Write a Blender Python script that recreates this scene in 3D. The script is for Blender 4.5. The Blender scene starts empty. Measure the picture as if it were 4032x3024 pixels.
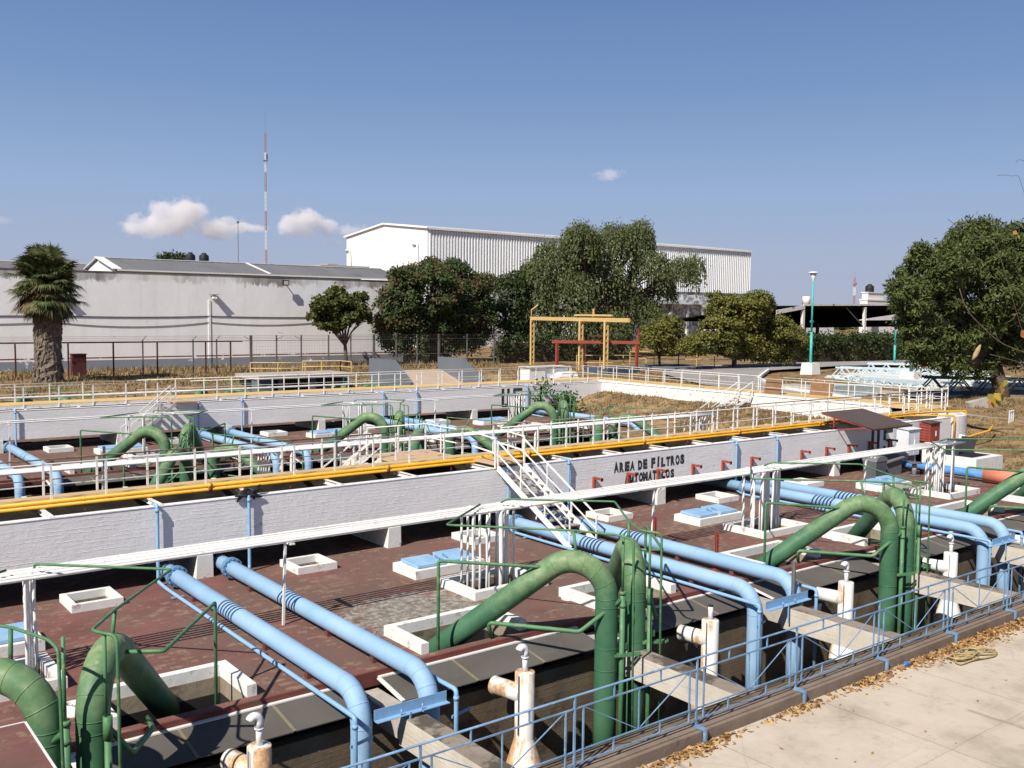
import bpy, math, random
import numpy as np
from mathutils import Vector, Matrix

# ------------------------------------------------------------------ camera
scene = bpy.context.scene
EX = Vector((0.789408, 0.036639, -0.612775))   # world x in camera axes (plant's long axis)
EY = Vector((-0.613791, 0.063081, -0.786945))  # world y in camera axes
EZ = Vector((0.009822, 0.997336, 0.072285))
CAM_H = 7.5
camd = bpy.data.cameras.new('camera')
cam = bpy.data.objects.new('camera', camd)
scene.collection.objects.link(cam)
camd.sensor_width = 36.0
camd.lens = 36.0 * 3830.0 / 4032.0
camd.clip_start = 0.1
camd.clip_end = 9000.0
RM = Matrix((EX, EY, EZ))
cam.matrix_world = Matrix.Translation((0, 0, CAM_H)) @ RM.to_4x4()
scene.camera = cam

# ------------------------------------------------------------------ sky and sun
SUN_TO = Vector((-2.05, -0.76, 2.12)).normalized()
SUN_EL = math.asin(SUN_TO.z)
SUN_AZ = math.atan2(SUN_TO.x, SUN_TO.y)
world = bpy.data.worlds.new('World')
scene.world = world
world.use_nodes = True
wn = world.node_tree
wn.nodes.clear()
sky = wn.nodes.new('ShaderNodeTexSky')
sky.sky_type = 'NISHITA'
sky.sun_disc = False
sky.sun_elevation = SUN_EL
sky.sun_rotation = SUN_AZ % (2 * math.pi)
sky.altitude = 1800
sky.air_density = 1.0
sky.dust_density = 2.0
sky.ozone_density = 4.5
bg = wn.nodes.new('ShaderNodeBackground')
bg.inputs['Strength'].default_value = 0.06
wo = wn.nodes.new('ShaderNodeOutputWorld')
# hazy lower sky: paler and slightly lavender towards the horizon, the Nishita sky above it
wtc = wn.nodes.new('ShaderNodeTexCoord'); wsp = wn.nodes.new('ShaderNodeSeparateXYZ')
wn.links.new(wtc.outputs['Generated'], wsp.inputs[0])
haze = wn.nodes.new('ShaderNodeValToRGB'); he = haze.color_ramp.elements
while len(he) < 5: he.new(0.5)
SKY_ROWS = [(0.02, (170,179,202)), (0.055, (167,179,205)), (0.116, (152,176,211)), (0.214, (122,152,197)), (0.325, (99,130,181))]
for e, (p, c) in zip(he, SKY_ROWS):
    e.position = p
    e.color = tuple((q/255.0)**2.2/(2**0.48) for q in c) + (1.0,)
wn.links.new(wsp.outputs[2], haze.inputs[0])
hb = wn.nodes.new('ShaderNodeBackground'); hb.inputs['Strength'].default_value = 1.0
wn.links.new(haze.outputs[0], hb.inputs['Color'])
fade = wn.nodes.new('ShaderNodeMapRange'); fade.inputs[1].default_value = 0.30; fade.inputs[2].default_value = 0.62
wn.links.new(wsp.outputs[2], fade.inputs[0])
wmx = wn.nodes.new('ShaderNodeMixShader')
wn.links.new(fade.outputs[0], wmx.inputs[0]); wn.links.new(hb.outputs[0], wmx.inputs[1]); wn.links.new(bg.outputs[0], wmx.inputs[2])
wn.links.new(sky.outputs[0], bg.inputs['Color'])
wn.links.new(wmx.outputs[0], wo.inputs['Surface'])
sund = bpy.data.lights.new('sun', 'SUN')
sund.energy = 4.6
sund.angle = math.radians(0.5)
sund.color = (1.0, 0.95, 0.875)
sun = bpy.data.objects.new('sun', sund)
scene.collection.objects.link(sun)
sun.rotation_euler = (-SUN_TO).to_track_quat('-Z', 'Y').to_euler()
scene.view_settings.view_transform = 'Standard'
scene.view_settings.look = 'None'
scene.view_settings.exposure = 0.48
scene.view_settings.gamma = 1.0
scene.cycles.volume_bounces = 3
scene.cycles.max_bounces = 8
scene.cycles.transparent_max_bounces = 12

rnd = random.Random(11)
COL = scene.collection

# ------------------------------------------------------------------ mesh helpers
class MB:
    def __init__(self):
        self.v = []; self.f = []; self.s = []
    def add(self, vs, fs, smooth=False):
        o = len(self.v)
        self.v += [tuple(p) for p in vs]
        self.f += [tuple(i + o for i in q) for q in fs]
        self.s += [smooth] * len(fs)
        return self
    def box(self, x0, x1, y0, y1, z0, z1):
        if x0 > x1: x0, x1 = x1, x0
        if y0 > y1: y0, y1 = y1, y0
        if z0 > z1: z0, z1 = z1, z0
        return self.hexa([(x0,y0,z0),(x1,y0,z0),(x1,y1,z0),(x0,y1,z0),(x0,y0,z1),(x1,y0,z1),(x1,y1,z1),(x0,y1,z1)])
    def hexa(self, p):
        return self.add(p, [(3,2,1,0),(4,5,6,7),(0,1,5,4),(1,2,6,5),(2,3,7,6),(3,0,4,7)])
    def bar(self, a, b, w, h, up=(0,0,1)):
        a = Vector(a); b = Vector(b); d = (b - a).normalized()
        u = Vector(up)
        if abs(d.dot(u)) > 0.98: u = Vector((1,0,0))
        s = d.cross(u).normalized(); t = s.cross(d).normalized()
        s = s * (w / 2); t = t * (h / 2)
        return self.hexa([a-s-t, a+s-t, b+s-t, b-s-t, a-s+t, a+s+t, b+s+t, b-s+t])
    def tube(self, pts, r, n=10, caps=True, smooth=True):
        pts = [Vector(p) for p in pts]
        m = len(pts)
        rs = r if isinstance(r, (list, tuple)) else [r] * m
        tang = []
        for i in range(m):
            if i == 0: t = pts[1] - pts[0]
            elif i == m - 1: t = pts[-1] - pts[-2]
            else: t = (pts[i] - pts[i-1]).normalized() + (pts[i+1] - pts[i]).normalized()
            if t.length < 1e-9: t = Vector((0,0,1))
            tang.append(t.normalized())
        u = Vector((0,0,1))
        if abs(tang[0].dot(u)) > 0.9: u = Vector((1,0,0))
        vs = []; nrm = (u - tang[0] * u.dot(tang[0])).normalized()
        for i in range(m):
            t = tang[i]
            nrm = nrm - t * nrm.dot(t)
            if nrm.length < 1e-6: nrm = t.orthogonal()
            nrm.normalize()
            bn = t.cross(nrm)
            k = 1.0
            if 0 < i < m - 1:
                c = (pts[i]-pts[i-1]).normalized().dot(t)
                k = 1.0 / max(c, 0.45)
            for j in range(n):
                a = 2 * math.pi * j / n
                off = nrm * math.cos(a) + bn * math.sin(a)
                if k > 1.0:
                    # stretch only inside the bend plane
                    w = (pts[i+1]-pts[i]).normalized() - (pts[i]-pts[i-1]).normalized()
                    if w.length > 1e-6:
                        w.normalize()
                        off = off + w * (off.dot(w) * (k - 1.0))
                vs.append(pts[i] + off * rs[i])
        fs = []
        for i in range(m - 1):
            for j in range(n):
                a = i*n + j; b = i*n + (j+1) % n
                fs.append((a, b, b + n, a + n))
        self.add(vs, fs, smooth)
        if caps:
            o = len(self.v) - len(vs)
            self.f.append(tuple(o + j for j in range(n))[::-1]); self.s.append(False)
            self.f.append(tuple(o + (m-1)*n + j for j in range(n))); self.s.append(False)
        return self
    def lathe(self, c, prof, n=20, smooth=True):
        c = Vector(c); vs = []; fs = []
        for r, z in prof:
            for j in range(n):
                a = 2*math.pi*j/n
                vs.append(c + Vector((r*math.cos(a), r*math.sin(a), z)))
        for i in range(len(prof) - 1):
            for j in range(n):
                a = i*n+j; b = i*n+(j+1) % n
                fs.append((a, b, b+n, a+n))
        self.add(vs, fs, smooth)
        return self
    def quad(self, a, b, c, d):
        return self.add([a, b, c, d], [(0,1,2,3)])
    def prism(self, poly, axis, lo, hi):
        """extrude a 2d polygon (other two axes in order) along axis 0/1/2"""
        n = len(poly)
        def P(q, w):
            if axis == 0: return (w, q[0], q[1])
            if axis == 1: return (q[0], w, q[1])
            return (q[0], q[1], w)
        vs = [P(q, lo) for q in poly] + [P(q, hi) for q in poly]
        fs = [tuple(range(n))[::-1], tuple(range(n, 2*n))]
        for i in range(n):
            j = (i+1) % n
            fs.append((i, j, j+n, i+n))
        return self.add(vs, fs)

def arc_pts(c, u, v, r, a0, a1, n):
    c = Vector(c); u = Vector(u); v = Vector(v)
    return [c + u*(r*math.cos(a0+(a1-a0)*i/n)) + v*(r*math.sin(a0+(a1-a0)*i/n)) for i in range(n+1)]

def fillet(pts, r, n=4):
    """round the corners of a polyline"""
    pts = [Vector(p) for p in pts]
    out = [pts[0]]
    for i in range(1, len(pts)-1):
        a, b, c = pts[i-1], pts[i], pts[i+1]
        d1 = (a-b); d2 = (c-b)
        k = min(r, d1.length*0.45, d2.length*0.45)
        p = b + d1.normalized()*k; q = b + d2.normalized()*k
        for j in range(n+1):
            t = j/n
            out.append(p*(1-t)**2 + b*(2*t*(1-t)) + q*t**2)
    out.append(pts[-1])
    return out

def tag(o, label=None, cat=None, group=None, kind=None):
    if label: o['label'] = label
    if cat: o['category'] = cat
    if group: o['group'] = group
    if kind: o['kind'] = kind
    return o

def wloc(o):
    l = Vector((0,0,0))
    while o is not None:
        l += o.location; o = o.parent
    return l

def obj(name, mb, m, parent=None, label=None, origin=None):
    off = wloc(parent) if parent else Vector(origin or (0,0,0))
    me = bpy.data.meshes.new(name)
    if isinstance(mb, MB):
        me.from_pydata([(p[0]-off.x, p[1]-off.y, p[2]-off.z) for p in mb.v], [], mb.f)
        me.polygons.foreach_set('use_smooth', mb.s)
    else:
        v, f = mb                     # numpy quads
        v = np.asarray(v, dtype=np.float32) - np.array(off, dtype=np.float32)
        nv, nf = len(v), len(f); k = f.shape[1]
        me.vertices.add(nv); me.vertices.foreach_set('co', v.ravel())
        me.loops.add(nf*k); me.loops.foreach_set('vertex_index', f.ravel().astype(np.int32))
        me.polygons.add(nf)
        me.polygons.foreach_set('loop_start', np.arange(0, nf*k, k, dtype=np.int32))
        try: me.polygons.foreach_set('loop_total', np.full(nf, k, dtype=np.int32))
        except Exception: pass
        me.update(calc_edges=True)
    me.update()
    if m: me.materials.append(m)
    o = bpy.data.objects.new(name, me)
    COL.objects.link(o)
    if parent: o.parent = parent
    else: o.location = off
    if label: o['label'] = label
    return o

def thing(name, label, cat, loc=(0,0,0), group=None):
    o = bpy.data.objects.new(name, None)
    o.empty_display_size = 0.2
    COL.objects.link(o); o.location = loc
    return tag(o, label, cat, group)

def solo(name, mb, m, label, cat, group=None, origin=(0,0,0), kind=None):
    return tag(obj(name, mb, m, None, None, origin), label, cat, group, kind)

def struct(name, mb, m):
    return tag(obj(name, mb, m), kind='structure')

def copy_tree(o, loc=None, label=None, scale=None, parent=None, group=None):
    c = o.copy(); COL.objects.link(c)
    if parent is not None: c.parent = parent
    if loc is not None: c.location = loc
    if scale is not None: c.scale = scale
    if label: c['label'] = label
    if group: c['group'] = group
    for ch in list(o.children): copy_tree(ch, parent=c)
    return c

# ------------------------------------------------------------------ materials
def new_mat(name):
    m = bpy.data.materials.new(name); m.use_nodes = True
    nt = m.node_tree; nt.nodes.clear()
    out = nt.nodes.new('ShaderNodeOutputMaterial')
    b = nt.nodes.new('ShaderNodeBsdfPrincipled')
    nt.links.new(b.outputs[0], out.inputs['Surface'])
    return m, nt, b

class N:
    """tiny node-graph helper"""
    def __init__(self, nt): self.nt = nt
    def n(self, t, **kw):
        nd = self.nt.nodes.new(t)
        for k, v in kw.items(): setattr(nd, k, v)
        return nd
    def l(self, a, b): self.nt.links.new(a, b)
    def pos(self, scale=(1,1,1), loc=(0,0,0)):
        g = self.n('ShaderNodeNewGeometry'); mp = self.n('ShaderNodeMapping')
        mp.inputs['Scale'].default_value = scale; mp.inputs['Location'].default_value = loc
        self.l(g.outputs['Position'], mp.inputs['Vector']); return mp.outputs[0]
    def obco(self, scale=(1,1,1)):
        g = self.n('ShaderNodeTexCoord'); mp = self.n('ShaderNodeMapping')
        mp.inputs['Scale'].default_value = scale
        self.l(g.outputs['Object'], mp.inputs['Vector']); return mp.outputs[0]
    def noise(self, vec, scale=1, detail=4, rough=0.55):
        t = self.n('ShaderNodeTexNoise'); t.inputs['Scale'].default_value = scale
        t.inputs['Detail'].default_value = detail; t.inputs['Roughness'].default_value = rough
        self.l(vec, t.inputs['Vector']); return t.outputs['Fac']
    def ramp(self, fac, stops, interp='LINEAR'):
        r = self.n('ShaderNodeValToRGB'); r.color_ramp.interpolation = interp
        el = r.color_ramp.elements
        while len(el) < len(stops): el.new(0.5)
        for e, (p, c) in zip(el, stops):
            e.position = p
            e.color = (c, c, c, 1) if isinstance(c, (int, float)) else (c[0], c[1], c[2], 1)
        self.l(fac, r.inputs['Fac']); return r.outputs['Color']
    def mix(self, fac, a, b, mode='MIX'):
        m = self.n('ShaderNodeMix', data_type='RGBA', blend_type=mode)
        if isinstance(fac, (int, float)): m.inputs[0].default_value = fac
        else: self.l(fac, m.inputs[0])
        for i, c in ((6, a), (7, b)):
            if isinstance(c, (tuple, list)): m.inputs[i].default_value = (c[0], c[1], c[2], 1)
            else: self.l(c, m.inputs[i])
        return m.outputs[2]
    def math(self, op, a, b=0.5, c=None):
        m = self.n('ShaderNodeMath', operation=op)
        for i, q in enumerate((a, b, c)):
            if q is None: continue
            if isinstance(q, (int, float)): m.inputs[i].default_value = q
            else: self.l(q, m.inputs[i])
        return m.outputs[0]
    def sep(self, vec):
        s = self.n('ShaderNodeSeparateXYZ'); self.l(vec, s.inputs[0]); return s.outputs
    def bump(self, h, bsdf, strength=0.3, dist=0.02):
        b = self.n('ShaderNodeBump'); b.inputs['Strength'].default_value = strength
        b.inputs['Distance'].default_value = dist
        self.l(h, b.inputs['Height']); self.l(b.outputs[0], bsdf.inputs['Normal'])

def paint(name, col, var=0.12, scale=3.0, dirt=None, dirt_amt=0.0, dirt_scale=2.0, rough=0.6, bump=0.1, metal=0.0, spec=0.35, stretch=(1,1,1)):
    """painted / plain surface: base colour with soft variation and optional patches of dirt or bare material"""
    m, nt, b = new_mat(name); g = N(nt)
    p = g.pos(stretch)
    n1 = g.noise(p, scale, 5, 0.6)
    lo = tuple(max(c*(1-var), 0) for c in col); hi = tuple(min(c*(1+var), 1) for c in col)
    c = g.ramp(n1, [(0.3, lo), (0.7, hi)])
    if dirt:
        n2 = g.noise(p, dirt_scale, 8, 0.7)
        f = g.ramp(n2, [(0.62-dirt_amt*0.35, 0.0), (0.70-dirt_amt*0.25, 1.0)])
        c = g.mix(f, c, dirt)
    g.l(c, b.inputs['Base Color'])
    b.inputs['Roughness'].default_value = rough
    b.inputs['Metallic'].default_value = metal
    b.inputs['Specular IOR Level'].default_value = spec
    if bump: g.bump(g.noise(p, 18, 5, 0.6), b, bump, 0.01)
    return m

M = {}
M['white_metal'] = paint('white_painted_metal', (0.76,0.74,0.70), 0.06, 2.5, (0.42,0.30,0.20), 0.03, 4.0, 0.5)
M['white_dusty'] = paint('dusty_white_metal', (0.70,0.67,0.63), 0.12, 3, (0.30,0.20,0.13), 0.16, 3.0, 0.65)
M['rust_rail'] = paint('bare_rusty_rail', (0.22,0.15,0.11), 0.3, 6, (0.09,0.05,0.035), 0.2, 4, 0.8)
M['white_curb'] = paint('white_masonry_paint', (0.72,0.70,0.66), 0.10, 3, (0.42,0.36,0.31), 0.17, 3.0, 0.85, 0.4)
M['green_thin'] = paint('green_line_paint', (0.075,0.19,0.085), 0.2, 5, (0.20,0.27,0.12), 0.18, 3, 0.55)
M['blue_metal'] = paint('railing_blue_paint', (0.15,0.255,0.40), 0.25, 3, (0.28,0.37,0.45), 0.18, 5, 0.55)
M['blue_thin'] = paint('light_blue_line_paint', (0.22,0.385,0.58), 0.10, 4, (0.20,0.30,0.42), 0.06, 6, 0.5)
M['dark_blue_flange'] = paint('flange_blue_paint', (0.13,0.26,0.42), 0.2, 5, None, 0, 1, 0.55)
M['yellow'] = paint('yellow_gas_paint', (0.72,0.36,0.02), 0.10, 2, (0.30,0.16,0.03), 0.03, 5, 0.45)
M['plank'] = paint('tan_walkway_plate', (0.52,0.36,0.20), 0.10, 1.2, (0.36,0.23,0.12), 0.12, 1.5, 0.85)
M['plank_ochre'] = paint('ochre_walkway_plate', (0.60,0.41,0.17), 0.12, 1.0, (0.42,0.28,0.12), 0.10, 1.5, 0.85)
M['red_rust'] = paint('red_oxide_paint', (0.28,0.055,0.035), 0.25, 6, (0.13,0.05,0.035), 0.12, 4, 0.65)
M['red_edge'] = paint('red_oxide_edge', (0.155,0.042,0.034), 0.25, 2.0, (0.10,0.062,0.045), 0.25, 1.6, 0.85, 0.5)
M['panel'] = paint('grey_cover_sheet', (0.105,0.093,0.082), 0.14, 0.7, (0.135,0.118,0.10), 0.15, 0.8, 0.8, 0.05)
M['seam'] = paint('sheet_joint_tape', (0.20,0.175,0.105), 0.15, 3, None, 0, 1, 0.8)
M['shade_dark'] = paint('shade_dark_concrete', (0.022,0.020,0.018), 0.3, 1, None, 0, 1, 0.8)  # near-black colour stands for the shade deep in the pits
M['trough_inside'] = paint('stained_trough_inside', (0.060,0.048,0.036), 0.4, 1.5, (0.026,0.022,0.018), 0.3, 1.2, 0.85, 0.4, stretch=(0.6,0.6,2.5))
M['grey_paint'] = paint('grey_blue_wall_paint', (0.125,0.137,0.155), 0.10, 0.5, None, 0, 1, 0.85)
M['ramp_tan'] = paint('tan_concrete_ramp', (0.42,0.32,0.24), 0.10, 0.5, None, 0, 1, 0.9)
M['dark_grey'] = paint('dark_grey_paint', (0.10,0.105,0.115), 0.15, 2, None, 0, 1, 0.6)
M['brown_sheet'] = paint('brown_roof_sheet', (0.095,0.066,0.056), 0.10, 0.8, None, 0, 1, 0.6)
M['brown_board'] = paint('brown_board', (0.22,0.125,0.06), 0.20, 1.5, (0.12,0.07,0.035), 0.15, 1.5, 0.8)
M['black'] = paint('black_plastic_and_shade', (0.018,0.018,0.02), 0.2, 3, None, 0, 1, 0.6)
M['pale_yellow'] = paint('pale_yellow_paint', (0.62,0.42,0.17), 0.12, 3, (0.35,0.2,0.08), 0.05, 4, 0.6)
M['aqua'] = paint('aqua_pole_paint', (0.06,0.40,0.36), 0.12, 2, None, 0, 1, 0.5)
M['dark_green'] = paint('dark_green_pole_paint', (0.02,0.075,0.06), 0.12, 2, None, 0, 1, 0.5)
M['orange'] = paint('salmon_pipe_paint', (0.60,0.21,0.13), 0.10, 3, (0.45,0.22,0.15), 0.08, 3, 0.7)
M['cabinet'] = paint('white_cabinet_paint', (0.66,0.67,0.68), 0.08, 1.5, (0.30,0.31,0.32), 0.10, 4, 0.55)
M['letter'] = paint('black_wall_paint', (0.035,0.037,0.042), 0.3, 6, (0.28,0.27,0.27), 0.05, 7, 0.8)
M['grey_metal'] = paint('galvanised_post', (0.13,0.12,0.115), 0.25, 4, (0.08,0.05,0.04), 0.15, 3, 0.7)
M['maroon'] = paint('maroon_steel', (0.085,0.024,0.02), 0.2, 3, None, 0, 1, 0.7)
M['truss'] = paint('pale_blue_white_truss', (0.46,0.58,0.63), 0.15, 1.5, (0.62,0.65,0.64), 0.3, 2, 0.5)
M['truss_white'] = paint('white_truss_paint', (0.60,0.63,0.63), 0.08, 1.5, (0.5,0.62,0.68), 0.2, 2, 0.5)
M['truss_dark'] = paint('dark_blue_truss', (0.055,0.085,0.12), 0.15, 2, None, 0, 1, 0.6)
M['glass_lamp'] = paint('lamp_lens', (0.55,0.53,0.48), 0.05, 2, None, 0, 1, 0.25)
M['wood_grey'] = paint('grey_weathered_wood', (0.14,0.135,0.13), 0.25, 4, (0.09,0.085,0.08), 0.2, 3, 0.85, stretch=(6,6,1))
M['road'] = paint('grey_asphalt_road', (0.29,0.27,0.25), 0.15, 0.3, (0.28,0.25,0.21), 0.2, 0.25, 0.95, 0.3)
M['blue_lid'] = paint('pale_blue_lid_paint', (0.25,0.42,0.60), 0.14, 2, (0.38,0.48,0.56), 0.18, 2.5, 0.6)
M['rope'] = paint('straw_rope', (0.36,0.27,0.13), 0.3, 8, None, 0, 1, 0.9)
M['bottle'] = paint('crushed_blue_plastic', (0.05,0.15,0.45), 0.3, 12, (0.4,0.5,0.65), 0.2, 14, 0.3)
M['house_white'] = paint('white_house_wall', (0.72,0.70,0.67), 0.08, 0.3, (0.45,0.42,0.38), 0.06, 0.4, 0.9)
M['house_grey'] = paint('grey_house_wall', (0.16,0.16,0.165), 0.15, 0.3, None, 0, 1, 0.9)
M['rusty_white'] = paint('rusting_white_steel', (0.66,0.62,0.57), 0.1, 1, (0.20,0.09,0.05), 0.15, 1.2, 0.7)
M['gunite'] = paint('unpainted_plaster', (0.40,0.36,0.31), 0.2, 1.5, (0.25,0.22,0.19), 0.15, 1.5, 0.95, 0.4)
M['blue_deep'] = paint('deeper_blue_pipe_paint', (0.10,0.26,0.55), 0.2, 1.2, (0.25,0.42,0.65), 0.2, 1.5, 0.5)
M['aqua_pale'] = paint('pale_green_car_paint', (0.22,0.29,0.27), 0.05, 1, None, 0, 1, 0.35, 0)
M['dry_leaf'] = paint('curled_dry_leaf', (0.36,0.16,0.07), 0.2, 20, None, 0, 1, 0.8, 0)
M['twig'] = paint('pale_twig_bark', (0.10,0.075,0.055), 0.2, 8, None, 0, 1, 0.9, 0)
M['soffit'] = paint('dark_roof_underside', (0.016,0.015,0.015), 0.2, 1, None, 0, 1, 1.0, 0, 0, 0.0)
M['wire'] = paint('dark_cable', (0.05,0.05,0.055), 0.1, 3, None, 0, 1, 0.7, 0)
M['hub'] = paint('white_plastic', (0.72,0.72,0.70), 0.05, 3, None, 0, 1, 0.4, 0)

def m_slab():
    m, nt, b = new_mat('red_tiled_deck'); g = N(nt)
    p = g.pos()
    br = g.n('ShaderNodeTexBrick'); g.l(p, br.inputs['Vector'])
    br.inputs['Scale'].default_value = 1.0
    br.inputs['Brick Width'].default_value = 0.26; br.inputs['Row Height'].default_value = 0.13
    br.inputs['Mortar Size'].default_value = 0.006; br.inputs['Bias'].default_value = 0.0
    br.inputs['Color1'].default_value = (0,0,0,1); br.inputs['Color2'].default_value = (1,1,1,1)
    br.inputs['Mortar'].default_value = (0.5,0.5,0.5,1)
    tilev = g.sep(br.outputs['Color'])[0]
    red = g.ramp(g.noise(p, 0.8, 6, 0.65), [(0.28, (0.130,0.062,0.052)), (0.5, (0.190,0.082,0.070)), (0.72, (0.235,0.108,0.092))])
    red = g.mix(g.math('MULTIPLY', tilev, 0.35), red, (0.115,0.046,0.040))
    # brown, worn areas
    wx = g.ramp(g.math('MULTIPLY', g.math('SUBTRACT', g.sep(p)[0], 6.5), 0.2), [(0.0, 0.0), (1.0, 0.10)])
    worn = g.ramp(g.math('ADD', g.noise(p, 0.33, 5, 0.6), wx), [(0.46, 0.0), (0.62, 1.0)])
    red = g.mix(g.math('MULTIPLY', worn, 0.75), red, (0.145,0.095,0.075))
    # tiles that have lost their paint
    loose = g.noise(p, 3.4, 7, 0.78)
    big = g.noise(p, 0.45, 3, 0.5)
    a = g.math('ADD', g.math('MULTIPLY', loose, 0.62), g.math('MULTIPLY', big, 0.38))
    a = g.math('ADD', g.math('ADD', a, g.math('MULTIPLY', wx, 0.20)), g.math('MULTIPLY', tilev, 0.17))
    chip = g.ramp(a, [(0.650, 0.0), (0.675, 1.0)])
    tan = g.ramp(g.noise(p, 6, 3, 0.6), [(0.3, (0.17,0.105,0.07)), (0.7, (0.30,0.205,0.14))])
    c = g.mix(g.math('MULTIPLY', chip, 0.8), red, tan)
    grime = g.ramp(g.noise(g.pos((1,1,1),(3,9,1)), 1.1, 8, 0.72), [(0.52, 0.0), (0.68, 1.0)])
    c = g.mix(g.math('MULTIPLY', grime, 0.25), c, (0.075,0.052,0.044))
    # bare grey concrete near the second riser pit
    d = g.n('ShaderNodeVectorMath', operation='DISTANCE')
    g.l(g.pos((1, 1.35, 1)), d.inputs[0]); d.inputs[1].default_value = (13.0, 20.4*1.35, 0)
    near = g.math('SUBTRACT', 2.2, d.outputs['Value'])
    near = g.math('ADD', near, g.math('MULTIPLY', g.math('SUBTRACT', g.noise(p, 2.5, 7, 0.75), 0.5), 5.0))
    grey = g.ramp(near, [(0.0, 0.0), (0.45, 1.0)])
    gc = g.ramp(g.noise(p, 5, 6, 0.75), [(0.38, (0.12,0.095,0.078)), (0.52, (0.25,0.22,0.185)), (0.66, (0.44,0.41,0.36))])
    c = g.mix(grey, c, gc)
    g.l(c, b.inputs['Base Color']); b.inputs['Roughness'].default_value = 0.85
    b.inputs['Specular IOR Level'].default_value = 0.2
    h = g.math('ADD', g.math('MULTIPLY', br.outputs['Fac'], -0.4), g.math('MULTIPLY', chip, -0.6))
    g.bump(g.math('ADD', h, g.math('MULTIPLY', g.noise(p, 14, 4, 0.6), 0.4)), b, 0.45, 0.012)
    return m
M['slab'] = m_slab()

def m_boards(name, col, chips=(0.33,0.30,0.27)):
    """white-painted concrete cast against boards: ragged horizontal ridges, small flaked spots"""
    m, nt, b = new_mat(name); g = N(nt)
    p = g.pos(); s = g.sep(p)
    wob = g.math('MULTIPLY', g.noise(g.pos((0.8,0.8,2.3)), 1.3, 5, 0.65), 0.11)
    zz = g.math('ADD', s[2], wob)
    saw = g.math('FRACT', g.math('MULTIPLY', zz, 1/0.105), 0)
    ridge = g.ramp(saw, [(0.0, 1.0), (0.10, 0.0), (0.9, 0.0), (1.0, 1.0)])
    brk = g.ramp(g.noise(g.pos((0.75,0.75,9.5)), 1.0, 6, 0.7), [(0.43, 0.0), (0.62, 1.0)])
    ridge = g.math('MULTIPLY', ridge, brk)
    c = g.ramp(g.noise(g.pos((0.5,0.5,1.6)), 1.0, 5, 0.6), [(0.3, tuple(q*0.9 for q in col)), (0.7, col)])
    spot = g.ramp(g.noise(g.pos((1,1,1.6)), 2.6, 10, 0.78), [(0.635, 0.0), (0.685, 1.0)])
    c = g.mix(g.math('MULTIPLY', spot, 0.85), c, chips)
    drip = g.ramp(g.noise(g.pos((3.0,3.0,0.25)), 1.4, 5, 0.65), [(0.60, 0.0), (0.8, 1.0)])
    c = g.mix(g.math('MULTIPLY', drip, 0.22), c, (0.35,0.31,0.27))
    g.l(c, b.inputs['Base Color']); b.inputs['Roughness'].default_value = 0.8
    b.inputs['Specular IOR Level'].default_value = 0.25
    h = g.math('ADD', g.math('MULTIPLY', ridge, 0.8), g.math('MULTIPLY', g.noise(p, 5, 8, 0.7), 1.3))
    h = g.math('SUBTRACT', h, g.math('MULTIPLY', spot, 0.8))
    g.bump(h, b, 0.8, 0.016)
    return m
M['boards'] = m_boards('white_board_marked_concrete', (0.80,0.775,0.76))

def m_concrete(name, c0, c1, stain, stain_amt=0.5, boards=False):
    m, nt, b = new_mat(name); g = N(nt)
    p = g.pos()
    c = g.ramp(g.noise(p, 1.4, 7, 0.65), [(0.3, c0), (0.7, c1)])
    st = g.ramp(g.noise(p, 0.9, 8, 0.72), [(0.72-stain_amt*0.4, 0.0), (0.80-stain_amt*0.4, 1.0)])
    c = g.mix(g.math('MULTIPLY', st, 0.8), c, stain)
    g.l(c, b.inputs['Base Color']); b.inputs['Roughness'].default_value = 0.9
    b.inputs['Specular IOR Level'].default_value = 0.15
    h = g.noise(p, 9, 6, 0.65)
    if boards:
        s = g.sep(p)
        saw = g.math('FRACT', g.math('MULTIPLY', g.math('ADD', s[2], g.math('MULTIPLY', g.noise(p, 0.7, 2, 0.5), 0.05)), 1/0.1), 0)
        brk = g.ramp(g.noise(g.pos((0.8,0.8,9.0)), 1.0, 6, 0.7), [(0.44, 0.0), (0.62, 0.7)])
        h = g.math('ADD', h, g.math('MULTIPLY', brk, g.ramp(saw, [(0.0, 1.0), (0.12, 0.0), (0.88, 0.0), (1.0, 1.0)])))
    g.bump(h, b, 0.5, 0.02)
    return m
M['beam'] = m_concrete('pale_beam_concrete', (0.44,0.39,0.32), (0.60,0.54,0.455), (0.20,0.165,0.13), 0.10, True)
M['beam_top'] = m_concrete('weathered_beam_top', (0.21,0.17,0.135), (0.31,0.26,0.21), (0.055,0.045,0.036), 0.62)
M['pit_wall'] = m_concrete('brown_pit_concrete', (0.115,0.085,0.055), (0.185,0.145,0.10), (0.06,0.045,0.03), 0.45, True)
M['pit_tan'] = m_concrete('pit_lining_plaster', (0.21,0.17,0.12), (0.33,0.28,0.21), (0.10,0.08,0.055), 0.5)
M['kerb'] = m_concrete('brown_kerb_concrete', (0.17,0.125,0.095), (0.25,0.195,0.15), (0.10,0.08,0.065), 0.3)

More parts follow.
